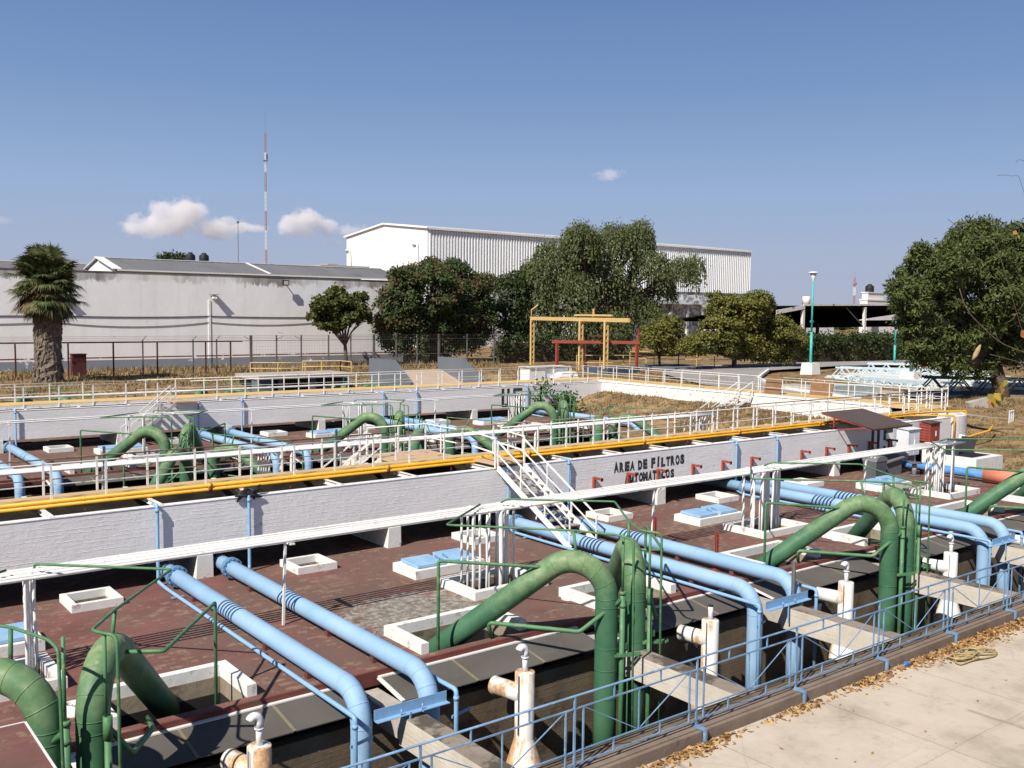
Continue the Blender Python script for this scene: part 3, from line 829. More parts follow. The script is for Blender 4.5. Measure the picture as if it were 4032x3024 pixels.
near_walk = walkway('tan near walkway with white railing and two yellow pipes along its edge', lambda s,t,z: (s,t,z), -8, 52.3, 27.82, 28.68, WZ, (19.75, 21.15), 'plank', 1.4, True,
                    (17.35, 19.9), [3.2, 5.83, 8.6, 11.3, 14.1, 16.8, 19.8, 23.5, 26.1, 28.7, 31.3, 33.9, 36.5, 39.1, 41.7, 44.3, 46.9], (26.55, 29.9), 'rust_rail', 0.1)
far_walk = walkway('ochre far walkway with white railing behind the U5 trough', lambda s,t,z: (s,t,z), 0, 52.4, 56.3, 58.4, WZ, (18.6, 20.0), 'plank_ochre', 1.75, False,
                   (16.2, 17.6), [3.2+2.65*i for i in range(19)], (55.9, 59.1), 'white_dusty', 0.6)
end_walk = walkway('ochre walkway with white railing along the end wall, running towards the right', lambda s,t,z: (t,s,z), 29.6, 58.4, 52.5, 54.5, WZ, (41.0, 42.3), 'plank_ochre', 1.75, False,
                   (40.9, 42.1), [33+2.65*i for i in range(9)], (52.45, 54.75), 'white_dusty', 0.5)

# two yellow gas pipes clipped to the near walkway
for dz, lab in ((2.385, 'upper yellow pipe running along the near walkway edge'), (2.275, 'lower yellow pipe of the pair along the near walkway edge')):
    t = thing('yellow_pipe', lab, 'pipe', (20, 27.68, dz), 'yellow pipes along the near walkway')
    e = MB()
    if dz > 2.3: pts = [(-8,27.69,dz), (48.9,27.69,dz), (50.3,27.4,dz+0.02), (52.3,26.6,dz+0.02), (52.3,26.6,0.95)]
    else: pts = [(-8,27.66,dz), (48.4,27.66,dz), (49.6,27.0,dz), (50.6,26.35,dz), (50.6,26.35,0.95)]
    e.tube(fillet(pts, 0.12, 3), 0.052 if dz < 2.3 else 0.06, 8)
    obj('pipe', e, M['yellow'], t)
    cl = MB()
    for x in range(-2, 48, 6):
        cl.tube([(x+0.3, 27.67, dz), (x+0.42, 27.67, dz)], 0.075, 8)
        if dz < 2.3: cl.bar((x+2.9, 27.67, dz+0.16), (x+2.9, 27.67, dz-0.22), 0.05, 0.02)
    obj('coupling', cl, M['yellow'] if dz > 2.3 else M['red_rust'], t)
e = MB(); e.tube(fillet([(50.45,26.35,0.95),(52.4,26.6,0.95),(54.2,26.2,1.25),(55.6,26.6,1.55)],0.2,3), 0.055, 8); solo('yellow_pipe', e, M['yellow'], 'yellow pipe leaving along the grass slope by the red cabinet', 'pipe', None, (52,26.5,.9))

# ---- stairs
def staircase(lab, top, bot, width_dir, width, n, land=None, mat='white_metal'):
    t = thing('steel_staircase', lab, 'stairs', ((top[0]+bot[0])/2, (top[1]+bot[1])/2, 0), 'white steel stairs')
    top = Vector(top); bot = Vector(bot); w = Vector(width_dir).normalized()*width
    for k in (0, 1):
        s = MB(); o = w*k
        s.bar(top+o, bot+o, 0.04, 0.2); obj('stringer', s, M[mat], t)
        h = MB(); u = Vector((0,0,0.92)); u2 = Vector((0,0,0.46))
        h.bar(top+o+u, bot+o+u, 0.045, 0.045); h.bar(top+o+u2, bot+o+u2, 0.035, 0.035)
        hr = obj('handrail', h, M[mat], t)
        for f in (0.0, 0.33, 0.66, 0.985):
            p = MB(); q = top.lerp(bot, f)+o; p.box(q.x-0.022, q.x+0.022, q.y-0.022, q.y+0.022, q.z-0.05, q.z+0.94)
            obj('post', p, M[mat], hr)
    run = (bot-top); run.z = 0; run.normalize()
    for i in range(1, n):
        q = top.lerp(bot, i/n); st = MB()
        a = q - run*0.14; b = q + run*0.14
        st.hexa([a+w*0.03-Vector((0,0,.03)), b+w*0.03-Vector((0,0,.03)), b+w*0.97-Vector((0,0,.03)), a+w*0.97-Vector((0,0,.03)),
                 a+w*0.03, b+w*0.03, b+w*0.97, a+w*0.97])
        obj('tread', st, M['tread'], t)
    if land:
        m = MB(); m.box(*land); obj('landing', m, M['landing'], t)
    return t
M['tread'] = paint('grey_metal_tread', (0.33,0.285,0.24), 0.12, 3, (0.2,0.15,0.11), 0.15, 3, 0.8)
M['landing'] = paint('rusting_landing_plate', (0.52,0.36,0.22), 0.15, 2, (0.25,0.11,0.06), 0.2, 2, 0.8)
staircase('white steel stairs from the near walkway down to the red front deck', (19.95,26.35,2.2), (20.22,22.85,0.05), (1,0.0,0), 1.15, 12, (19.85, 21.15, 26.4, 27.78, 2.30, 2.36))
staircase('white steel stairs from the far walkway down to the middle deck', (18.7,55.9,2.25), (15.7,55.2,0.05), (0.0,-1,0), 0.95, 10, (18.6, 20.0, 54.8, 56.25, 2.28, 2.34))
staircase('white steel stairs from the end walkway down the dry grass mound', (52.3,41.1,2.2), (48.6,41.9,0.15), (0.0,1,0), 1.1, 11)
staircase('white steel stairs on the far side of the near walkway, seen beyond the tan landing', (17.4,29.9,2.25), (14.6,30.6,0.05), (0.0,1,0), 1.0, 10, (17.4, 19.9, 28.75, 30.9, 2.28, 2.34))
# short landing railings beside the near stairs
t = thing('landing_railing', 'white railing round the tan landing behind the near walkway', 'railing', (18.6, 30.8, 2.36))
r = MB()
for z in (2.36+0.95, 2.36+0.45): r.tube([(17.4,30.85,z),(19.9,30.85,z),(19.9,28.8,z)], 0.022, 6)
obj('handrail', r, M['white_metal'], t)
for q in ((17.4,30.85),(18.7,30.85),(19.9,30.85),(19.9,29.8)):
    r = MB(); r.box(q[0]-.025,q[0]+.025,q[1]-.02,q[1]+.02,2.34,3.31); obj('post', r, M['white_metal'], t)
t = thing('landing_railing', 'white sloping railings beside the landing of the near stairs', 'railing', (20.5, 27, 2.36))
for x in (19.87, 21.13):
    r = MB()
    for z in (0.95, 0.45): r.bar((x,27.75,2.38+z), (x,26.4,2.27+z), 0.045, 0.045)
    obj('handrail', r, M['white_metal'], t)
    r = MB(); r.box(x-.025,x+.025,26.38,26.43,2.2,3.24); obj('post', r, M['white_metal'], t)

# ---- kerb, pavement, ledge at the lower left
k = MB(); k.box(-8, 47, 11.75, 12.2, -3.2, -0.28); k.bar((-8,12.02,-0.27),(47,12.02,-0.27),0.36,0.03)
struct('kerb', k, M['kerb'])
p = MB(); p.quad((-10,-30,-0.5),(70,-30,-0.5),(70,11.78,-0.5),(-10,11.78,-0.5)); struct('pavement', p, M['pavement'])
p = MB(); p.box(-3.0, 2.66, 9.5, 13.92, -3.0, 2.0); struct('red_ledge', p, M['slab'])
p = MB(); p.bar((2.66,9.5,2.0),(2.66,13.92,2.0),0.03,0.012); p.bar((-3,13.92,2.0),(2.66,13.92,2.0),0.03,0.012); struct('ledge_edge', p, M['white_dusty'])

# ---- terrain
def smooth(a, b, x):
    t = min(1, max(0, (x-a)/(b-a))); return t*t*(3-2*t)
def hn(x, y):
    return (math.sin(x*0.9+y*0.37)*math.sin(y*0.8-x*0.21)*0.5 + math.sin(x*2.1-y*1.3)*0.22 + math.sin(x*3.7+y*2.9)*0.12)
def ground_h(x, y):
    far = 1.5
    if y > 59.2:
        b = smooth(71.5, 77.5, y)
        if x > 54: b = max(b, smooth(54, 57, x))
        z = -0.1 + b*1.6
    elif x > 52:
        if y > 31: z = 1.62
        else:
            s = 1.45*smooth(48.5, 63, x)
            e = smooth(24, 31.5, y)*1.4*smooth(51.5, 57, x)
            z = max(s, e)
    else:
        z = 1.45*smooth(47.2, 63, x) - 0.02
    return z + 0.10*hn(x, y)*min(1.0, max(0.0, z))
xs = [-3000,-600,-150,-60,-20] + [0+2.0*i for i in range(0, 24)] + [47.5+0.75*i for i in range(0, 40)] + [78+3*i for i in range(22)] + [160,220,400,900,3000]
ys = [-3000,-500,-60,-10,0,6,11.0] + [12+0.75*i for i in range(0,33)] + [37+2*i for i in range(0,12)] + [61+1.0*i for i in range(0, 30)] + [92+3*i for i in range(10)] + [140,200,400,900,3000]
gv = [(x, y, ground_h(x, y)) for y in ys for x in xs]
gf = []; nx = len(xs)
for j in range(len(ys)-1):
    for i in range(nx-1):
        cx = (xs[i]+xs[i+1])/2; cy = (ys[j]+ys[j+1])/2
        if cx < 46.9 and 11 < cy < 59: continue
        if cx < 54.6 and 31.3 < cy < 59: continue
        if 46 < cx < 52 and 26.4 < cy < 31.3: continue
        if cx < 54 and 59 < cy < 72.6: continue
        if -12 < cx < 71 and -31 < cy < 12: continue
        gf.append((j*nx+i, j*nx+i+1, (j+1)*nx+i+1, (j+1)*nx+i))
g = MB(); g.add(gv, gf, True); struct('ground', g, M['dry_ground'])
gs = MB(); gs.quad((47,11.78,-0.05),(71,11.78,-0.05),(71,12.3,-0.05),(47,12.3,-0.05)); gs.quad((-3000,-3000,-4),(3000,-3000,-4),(3000,3000,-4),(-3000,3000,-4))
struct('ground', gs, M['dry_ground'])
# dry mound between the decks and the end wall
def mound_h(x, y):
    edge = 47.6 if y > 44 else 43.2 + max(0, (y-40))*1.1
    return -0.05 + 1.5*smooth(edge-0.5, edge+4.6, x) * smooth(30.0, 32.5, y) * (0.8+0.2*smooth(33,44,y)) + 0.13*hn(x*1.3, y*1.1)
mx = [42.5+0.4*i for i in range(26)]; my = [30+0.6*i for i in range(44)]
mv = [(x, y, mound_h(x, y)) for y in my for x in mx]
mf = [(j*26+i, j*26+i+1, (j+1)*26+i+1, (j+1)*26+i) for j in range(43) for i in range(25)]
g = MB(); g.add(mv, mf, True); struct('grass_mound', g, M['dry_ground'])
# road bending round behind the end walkway
rd = MB()
ra = [(56,26),(60,38),(64,48),(72,56),(84,64),(100,66),(124,60),(170,48)]
rb = [(56.2,36),(58.5,44),(62,54),(70,66),(84,74.5),(102,73.5),(128,68.5),(175,57)]
for i in range(len(ra)-1):
    rd.quad((*ra[i],1.80),(*ra[i+1],1.80),(*rb[i+1],1.80),(*rb[i],1.80))
struct('road', rd, M['road'])
kb = MB()
for i in range(1, 4): kb.bar((*ra[i],1.86),(*ra[i+1],1.86),0.25,0.25)
struct('road_kerb', kb, M['house_white'])
# ------------------------------------------------------------------ green siphon arches
GY = 15.75
def arch_proto(kind):
    """thick pipe rising from the pit, bending over and diving through the deck; thin control lines. Built round the origin = pipe axis at deck level"""
    t = thing('green_pipe_arch', 'x', 'pipe arch', (0,0,0), 'thick green pipe arches')
    if kind == 'a': d = Vector((-0.70, 0.714, 0)).normalized()
    else: d = Vector((0.55, 0.835, 0)).normalized()
    R = 0.80; z1 = 1.09; th = math.radians(90+37.7)
    r = 0.26
    pts = [Vector((0,0,-3.15)), Vector((0,0,-1.5)), Vector((0,0,z1-0.35))]
    for i in range(17):
        a = math.pi - th*i/16
        pts.append(d*(R + R*math.cos(a)) + Vector((0,0,z1+R*math.sin(a))))
    e = pts[-1]; dirn = (d*math.cos(math.radians(37.7)) - Vector((0,0,math.sin(math.radians(37.7)))))
    pts += [e + dirn*1.2, e + dirn*2.4, e + dirn*3.75]
    m = MB(); m.tube(pts, r, 24)
    sm = m
    def ring(p, q, rr): 
        p = Vector(p); q = Vector(q); dd = (q-p).normalized(); sm.tube([p-dd*0.012, p+dd*0.012], rr, 24)
    for i in range(3, 20, 3): ring(pts[i], pts[i+1], r+0.003)
    for z in (0.9, -0.05, -0.55, -1.2): ring((0,0,z),(0,0,z+1), r+0.003)
    obj('main_pipe', m, M['green'], t)
    apex = d*R + Vector((0,0,z1+R+r))
    L = lambda n, p, rad, rr=0.10: obj(n, MB().tube(fillet(p, rr, 3), rad, 8), M['green_thin'], t)
    if kind == 'a':
        # vent riser with cross line, feed line to the conduit rack, line from the pit corner, air line to the stand pipe
        v = Vector((-0.34,0.68,2.05)); vt = Vector((-0.30,0.83,2.52))
        L('vent_riser', [v, vt], 0.035)
        L('control_line', [(0.50,5.6,2.26), (-1.9,3.7,2.34), vt, (-0.02,-0.40,2.60), (0.02,-0.80,2.56), (0.10,-0.80,-2.6)], 0.027, 0.12)
        L('control_line', [(0.20,-0.30,2.58), (0.20,-0.30,1.25)], 0.03)
        L('corner_line', [(-3.15,2.15,-1.1), (-3.15,2.15,1.96), (-0.66,0.66,1.72), (-0.60,0.60,1.86)], 0.038, 0.07)
        L('air_line', [d*2.75+Vector((0.05,-0.1,0.05)), (-2.0,1.81,0.42), (-0.72,0.10,0.41), (0.18,-0.28,1.08)], 0.05, 0.09)
        s = MB(); s.tube([(0.21,-0.30,1.27),(0.21,-0.30,1.19)], 0.075, 12); s.tube([(0.21,-0.30,1.19),(0.21,-0.30,-2.9)], 0.06, 12); s.tube([(0.21,-0.30,0.98),(0.21,-0.30,0.90)], 0.075, 12)
        obj('stand_pipe', s, M['green_thin'], t)
    else:
        v = Vector((0.52,0.76,2.05)); vt = Vector((0.59,0.83,2.51))
        L('vent_riser', [v, vt], 0.035)
        L('control_line', [(0.35,5.6,2.24), (0.30,5.3,2.38), (2.3,3.1,2.44), vt, (-0.05,-0.20,2.56), (0.22,-0.60,2.53), (0.24,-0.62,-2.6)], 0.027, 0.12)
        L('control_line', [(0.10,-0.36,2.54), (0.10,-0.36,1.2)], 0.03)
        L('corner_line', [(2.95,2.55,-1.1), (2.95,2.55,1.80), (1.22,0.29,1.83), (0.62,0.60,1.85)], 0.036, 0.07)
        L('air_line', [d*2.75+Vector((-0.05,-0.3,0.05)), (1.15,0.75,0.36), (0.55,-0.15,0.42), (0.15,-0.34,1.0)], 0.048, 0.09)
        s = MB(); s.tube([(0.12,-0.37,1.22),(0.12,-0.37,0.85)], 0.075, 12); s.tube([(0.12,-0.37,0.85),(0.12,-0.37,-2.9)], 0.058, 12)
        obj('stand_pipe', s, M['green_thin'], t)
    b = MB(); z = -0.14 if kind == 'a' else -0.02
    b.bar((0.2,-0.05,z),(0.62,-0.05,z),0.05,0.14); b.bar((-0.02,-0.30,z-0.04),(0.5,-0.56,z-0.04),0.03,0.06); b.bar((0.1,-0.25,z-0.04),(0.6,-0.52,z-0.04),0.03,0.06)
    obj('clamp', b, M['green_thin'], t)
    return t
ARCH = {'a': arch_proto('a'), 'b': arch_proto('b')}
used = {'a': False, 'b': False}
def place_arch(kind, x, row, lab, zs=1.0):
    loc = (x, RY(row, GY), 0); sc = (1, row[1], zs)
    if not used[kind]:
        o = ARCH[kind]; o.location = loc; o.scale = sc; o['label'] = lab; used[kind] = True
    else: copy_tree(ARCH[kind], loc, lab, sc)
VX = [(3.30, 3.98), (15.05, 15.95), (26.70, 27.60), (38.6, 39.5)]
A1 = [('thick green pipe at the lower left corner, cut off by the left edge', 'green pipe arch seen end-on near the left edge, its leg running down to the right'),
      ('large green pipe arch before the stairs, its long leg slanting to the left', 'green pipe seen end-on just behind the large front arch, pointing away'),
      ('green pipe arch at the right with its leg slanting across the two right blue pipes', 'green pipe bend close behind the right-hand arch, seen end-on'),
      ('slanting green pipe leg entering at the right edge by the salmon coupling', 'small green pipe leg behind the one at the right edge')]
for k in range(4):
    for j, kd in enumerate('ab'): place_arch(kd, VX[k][j], ROW1, A1[k][j])
A2 = {1: ('green arch of the middle row under the far stairs, leg slanting left', 'green arch seen end-on right of the one under the far stairs'),
      2: ('green arch of the middle row before blue lids, leg slanting to the left', 'upright green pipe of the middle row next to the centre left arch'),
      3: ('green arch of the middle row by the dry grass mound, leg slanting left', 'upright green pipe of the middle row right beside the grass mound')}
A2M = {1: ('green pipe standing close behind the near walkway, left of two', 'green hump with leg falling right, close behind the near walkway on the left'),
       2: ('green upright pipe behind the tan landing of the near walkway', 'green hump with leg falling right behind the near stairs'),
       3: ('green upright pipe by the mound behind the right half of the near walkway', 'green hump with leg falling right in front of the mound')}
A3 = {1: ('small green pipe top beyond the far walkway at the far left', 'second small green pipe top beyond the far walkway at the left'),
      2: ('small green pipe top beyond the far walkway left of the dark chamber', 'green hump beyond the far walkway in front of the dark chamber'),
      3: ('small green pipe top beyond the far walkway left of the tan ramp', 'green hump beyond the far walkway at the foot of the tan ramp')}
for k in (1, 2, 3):
    dx = -0.25
    for j, kd in enumerate('ab'):
        place_arch(kd, VX[k][j]+dx, ROW2, A2[k][j])
    # mirrored rows face the other way, so the two kinds swap sides
    place_arch('a', [0,13.7,25.5,37.5][k]+0.5, ROW2M, A2M[k][0], 0.86); place_arch('b', [0,14.9,27.2,38.6][k]+0.5, ROW2M, A2M[k][1], 0.86)
    place_arch('a', [0,13.7,25.5,37.2][k]+0.5, ROW3M, A3[k][0], 0.86); place_arch('b', [0,14.9,27.0,38.6][k]+0.5, ROW3M, A3[k][1], 0.86)

# ------------------------------------------------------------------ light blue pipes
def blue_pipe(lab, x, row, mat, y_end=28.5, flange=True, label_bend=None):
    t = thing('blue_pipe', lab, 'pipe', (x, RY(row, GY), 0), 'light blue water pipes')
    r = 0.205; zc = 0.34; R = 0.62
    Y = lambda y: RY(row, y)
    pts = [Vector((x, Y(y_end), zc)), Vector((x, Y(22), zc)), Vector((x, Y(GY+R), zc))]
    for i in range(1, 11):
        a = math.pi/2*i/10
        pts.append(Vector((x, Y(GY+R-R*math.sin(a)), zc-R+R*math.cos(a))))
    pts += [Vector((x, Y(GY), -1.5)), Vector((x, Y(GY), -3.15))]
    s = MB().tube(pts, r, 22)
    for i in (2, 5, 8, 12):
        p = pts[i]; q = (pts[i+1]-pts[i]).normalized(); s.tube([p-q*0.01, p+q*0.01], r+0.003, 22)
    obj('main_pipe', s, mat, t)
    if flange:
        f = MB(); f.tube([(x,Y(25.78),zc),(x,Y(25.86),zc)], r+0.085, 22); f.tube([(x,Y(25.88),zc),(x,Y(25.94),zc)], r+0.085, 22)
        fo = obj('flange', f, M['dark_blue_flange'], t)
        b = MB()
        for i in range(12):
            a = 2*math.pi*i/12; cx = x+(r+0.05)*math.cos(a); cz = zc+(r+0.05)*math.sin(a)
            b.tube([(cx,Y(25.73),cz),(cx,Y(25.98),cz)], 0.018, 6)
        obj('bolts', b, M['dark_blue_flange'], fo)
    for y in (24.5, 20.0, 17.9):
        st = MB(); st.box(x-0.09, x+0.09, Y(y)-0.07, Y(y)+0.07, 0.0, zc-r+0.03)
        obj('saddle', st, M['red_edge'], t)
    return t
B1 = [('light blue pipe nearest the left, crossing the red deck and bending down by the railing', 'second light blue pipe from the left on the front deck, parallel to the nearest one'),
      ('light blue pipe passing under the foot of the near stairs, bending down in front', 'light blue pipe right of the stairs foot, behind the two red posts'),
      ('left one of the two light blue pipes running under the right green arch', 'right one of the two light blue pipes running under the right green arch')]
B2 = [('light blue pipe of the middle row at the left edge behind the walkway railing', 'light blue pipe of the middle row with a square side line at the left'),
      ('light blue pipe of the middle row left of the centre left arch', 'light blue pipe of the middle row bending down beside the small rusty tank'),
      ('light blue pipe of the middle row behind the near stairs railing', 'light blue pipe of the middle row with black shadow bands near the red edge')]
for k in range(3):
    for j in (0, 1):
        blue_pipe(B1[k][j], BLUE_X[k][j], ROW1, M['blue'])
        blue_pipe(B2[k][j], BLUE_X[k][j]+(-0.1), ROW2, M['blue'])
t = blue_pipe('single blue pipe with salmon coupling at the right end of the front deck', 44.2, ROW1, M['blue_deep'])
obj('coupling', MB().tube([(44.2,21.45,0.36),(44.2,19.2,0.36)], 0.33, 22), M['orange'], t)
blue_pipe('blue pipe of the middle row along the red edge by the grass mound', 45.6, ROW2, M['blue'])

# thin blue drain lines: over the trough rim, down the wall, along the deck, into the pit
def drain(lab, x, row, side_dx, full=True):
    Y = lambda y: RY(row, y)
    t = thing('drain_pipe', lab, 'drain pipe', (x, Y(26.4), 0), 'thin blue drain pipes')
    xs_ = x+side_dx
    pts = [(x,Y(26.75),2.20),(x,Y(26.38),2.24),(x,Y(26.38),0.13)]
    if full: pts += [(xs_,Y(25.6),0.11),(xs_,Y(15.35),0.11),(xs_,Y(15.35),-3.0)]
    else: pts += [(x,Y(24.5),0.08)]
    obj('pipe', MB().tube(fillet(pts, 0.09, 3), 0.047, 10), M['blue_thin'], t)
    e = MB(); e.tube([(x,Y(26.38),2.14),(x,Y(26.38),2.04)], 0.058, 10)
    if full:
        obj('fitting', e, M['blue_thin'], t); e = MB(); e.tube([(xs_,Y(15.35),-0.02),(xs_,Y(15.35),-0.10)], 0.058, 10); obj('fitting', e, M['blue_thin'], t); e = MB(); e.bar((xs_-0.1,Y(15.35),-0.42),(xs_+0.45*(-1 if side_dx > 0 else 1),Y(15.5),-0.42),0.02,0.06); obj('clamp', e, M['blue_thin'], t); e = MB()
        e.bar((xs_-0.12,Y(24.9),0.06),(xs_+0.2,Y(24.9),0.06),0.05,0.03)
    obj('fitting', e, M['blue_thin'], t)
D1 = ['thin blue drain down the trough wall beside the nearest blue pipe', 'thin blue drain down the trough wall under the black rag, beside the second blue pipe', 'thin blue drain behind the top of the near stairs', 'thin blue drain at the left of the lettering AREA DE FILTROS',
      'thin blue drain on the wall behind the cluster of white risers', 'thin blue drain on the wall right of the white risers', 'thin blue drain beside the white cabinet']
for (x, sd), lab in zip(((8.42,-0.02),(11.02,-0.38),(20.42,-0.36),(23.2,-0.7),(32.62,-0.45),(35.4,-0.98),(45.05,-1.2)), D1): drain(lab, x, ROW1, sd if lab != D1[6] else -0.45, lab != D1[6])
D2 = ['thin blue drain on the far trough at the far left', 'thin blue drain on the far trough in the shade of the far stairs', 'thin blue drain on the far trough right of the far stairs shadow', 'first thin blue drain on the far trough behind the centre left arch', 'second thin blue drain on the far trough behind the centre left arch', 'thin blue drain right beside the U5 on the far trough']
for x, lab in zip((10.57, 20.25, 22.87, 32.6, 35.2, 44.8), D2): drain(lab, x, ROW2, 0.0, False)

# angle irons bracing each pair of blue pipes over a beam
def brace(lab, xa, xb, row):
    Y = lambda y: RY(row, y)
    t = thing('angle_brace', lab, 'brace', ((xa+xb)/2, Y(15.5), -0.2), 'blue angle irons bracing pairs of pipes')
    m = MB(); m.box(xa, xb, Y(15.53), Y(15.545), -0.14, 0.06); m.box(xa, xb, Y(15.40), Y(15.53), -0.155, -0.14)
    obj('angle', m, M['blue_thin'], t)
    m = MB(); xm = (xa+xb)/2; m.bar((xm-0.1,15.41 if row[0]==0 else Y(15.41),-0.1),(xm-0.1,Y(15.41),-0.62),0.03,0.03)
    for f in (0.33, 0.62): m.tube([(xa+(xb-xa)*f,Y(15.44),-0.13),(xa+(xb-xa)*f,Y(15.44),-0.02)], 0.015, 6)
    obj('strut', m, M['blue_thin'], t)
for k, lab in enumerate(('blue angle iron joining the two nearest blue pipes', 'blue angle iron joining the middle blue pipes, under the black post', 'blue angle iron joining the right blue pipes')):
    brace(lab, BLUE_X[k][0]+0.15, BLUE_X[k][1]+0.25, ROW1)
m = MB(); m.bar((21.85,15.62,-0.2),(21.85,15.62,0.92),0.07,0.05); m.bar((21.85,15.66,-0.2),(21.85,15.66,0.92),0.02,0.09)
solo('steel_post', m, M['wood_grey'], 'black steel post standing in front of the middle blue pipe bend', 'post', None, (21.85,15.62,-.2))

# ------------------------------------------------------------------ white vent tanks in the pit
def tank(lab, x, row, mat, elbow, ztop=0.0, stub=1):
    y = RY(row, 15.55)
    t = thing('vent_tank', lab, 'tank', (x, y, -3.2), 'white vent tanks in the pit')
    b = MB(); b.lathe((x,y,0), [(0.0,ztop+0.004),(0.20,ztop),(0.212,ztop-0.015),(0.212,ztop-1.42),(0.22,ztop-1.45),(0.40,ztop-2.05),(0.43,ztop-2.12),(0.44,ztop-2.2),(0.44,-3.2)], 24)
    obj('body', b, mat, t)
    c = MB()
    if elbow:
        c.tube([(x,y,ztop),(x,y,ztop+0.34)], 0.058, 12)
        pts = [(x,y,ztop+0.30),(x,y,ztop+0.42)] + [(x-0.09+0.09*math.cos(a), y, ztop+0.44+0.09*math.sin(a)) for a in [math.pi*i/8 for i in range(0,8)]]
        c.tube(pts, 0.078, 12); c.tube([(x,y,ztop+0.29),(x,y,ztop+0.32)], 0.085, 12)
    else:
        c.tube([(x,y,ztop),(x,y,ztop+0.36)], 0.06, 12)
        k = MB(); k.tube([(x,y,ztop+0.33),(x,y,ztop+0.365)], 0.062, 12); obj('pipe_mouth', k, M['black'], t)
    obj('vent_cap', c, M['hub'], t)
    s = MB(); zz = ztop-0.48
    s.tube([(x-0.05,y,zz),(x-0.22,y+0.72*row[1],zz)], 0.19, 20); s.tube([(x-0.22,y+0.72*row[1],zz),(x-0.235,y+0.78*row[1],zz)], 0.195, 20)
    obj('side_stub', s, mat, t)
    l = MB(); l.tube([(x-0.235, y-0.08, ztop-0.02),(x-0.235,y-0.08,ztop-1.3)], 0.012, 5); obj('sight_tube', l, M['dark_grey'], t)
T1 = ['white vent tank with rust streaks at the bottom left, half cut off by the frame', 'rust streaked white vent tank in front of the nearest whole green arch', 'white vent tank without elbow, rusty at the top, left of the middle blue bend', 'white vent tank with small rust stains by the middle beam', 'clean white vent tank right of the third green arch', 'white vent tank cut off at the right edge']
for i, x in enumerate((6.64, 12.53, 18.4, 24.2, 30.0, 35.9)):
    tank(T1[i], x, ROW1, TANK_M[min(i, 4)], i != 2)
tank('small rusty white vent tank of the middle row, seen over the near walkway', 24.5, ROW2, TANK_M[0], True)

# ------------------------------------------------------------------ hatches, pit rims, lids
def rim_mesh(x0, x1, y0, y1, w, h, row, sides='LRFB'):
    m = MB(); Y = lambda y: RY(row, y)
    if 'F' in sides: m.box(x0, x1, Y(y0), Y(y0+w), 0.0, h)
    if 'B' in sides: m.box(x0, x1, Y(y1-w), Y(y1), 0.0, h)
    ya = y0+w if 'F' in sides else y0; yb = y1-w if 'B' in sides else y1
    if 'L' in sides: m.box(x0, x0+w, Y(ya), Y(yb), 0.0, h)
    if 'R' in sides: m.box(x1-w, x1, Y(ya), Y(yb), 0.0, h)
    return m
def rim(lab, x0, x1, y0, y1, w, h, row, sides='LRFB', cat='rim', group='white masonry rims round deck openings'):
    t = thing('opening_rim', lab, cat, ((x0+x1)/2, RY(row, (y0+y1)/2), 0), group)
    m = rim_mesh(x0, x1, y0, y1, w, h, row, sides); obj('curb', m, M['white_curb'], t)
    return t
H1 = ['square white hatch rim left of the nearest blue pipe', 'square white hatch rim right of the second blue pipe under the trough', 'white hatch rim half hidden behind the risers left of the stairs', 'square white hatch rim right of the foot of the stairs', 'square white hatch rim left of the right blue pipes under the lettering', 'white hatch rim just right of the right blue pipes']
for x, lab in zip(HATCH_X, H1): rim(lab, x-0.62, x+0.62, 25.22, 26.45, 0.14, 0.2, ROW1)
H2 = ['white hatch rim on the middle deck left of the first arch', 'white hatch rim on the middle deck behind the first blue pipes', 'white hatch rim on the middle deck right of the first blue pipes', 'white hatch rim on the middle deck behind the second blue pipes', 'white hatch rim on the middle deck near the U5']
for x, lab in zip(HATCH_X[1:], H2): rim(lab, x-0.72, x+0.52, 25.22, 26.45, 0.14, 0.22, ROW2)
RR = ['white riser pit rim at the left edge with shadow stripes', 'white riser pit rim in the middle of the front deck', 'white riser pit rim left of the right green arch', 'white riser pit rim by the salmon coupling']
for x, lab in zip(RISER_C, RR): rim(lab, x-1.25, x+1.25, 20.22, 22.02, 0.20, 0.22, ROW1)
for x, lab in zip(RISER_C[1:], ['riser pit rim of the middle row under the first arch', 'riser pit rim of the middle row under the second arch', 'riser pit rim of the middle row under the U5']): rim(lab, x-1.25, x+1.25, 20.22, 22.02, 0.20, 0.22, ROW2)
AR = [('white three-sided rim at the left edge round the leftmost green leg', 'white three-sided rim with stained inside round the near green leg'), ('white three-sided rim round the leg of the large front arch', 'white three-sided rim behind the large front arch'),
      ('white three-sided rim round the leg of the right green arch', 'white three-sided rim behind the right green arch'), ('white three-sided rim at the right edge under the slanting pipe', 'small white three-sided rim at the right edge')]
for c, (la, lb) in zip(GREEN_C, AR):
    rim(la, c-4.2, c-1.25, 17.66, 19.27, 0.2, 0.24, ROW1, 'LRB'); rim(lb, c+1.15, c+3.95, 17.66, 19.27, 0.2, 0.24, ROW1, 'LRB')
for k in (1, 2, 3):
    c = GREEN_C[k]-0.2; s_ = ['', 'first', 'second', 'third'][k]
    rim('white rim round the leg of the %s arch in the middle row' % s_, c-4.2, c-1.25, 17.66, 19.27, 0.2, 0.24, ROW2, 'LRB'); rim('white rim right of the %s arch pair in the middle row' % s_, c+1.15, c+3.95, 17.66, 19.27, 0.2, 0.24, ROW2, 'LRB')
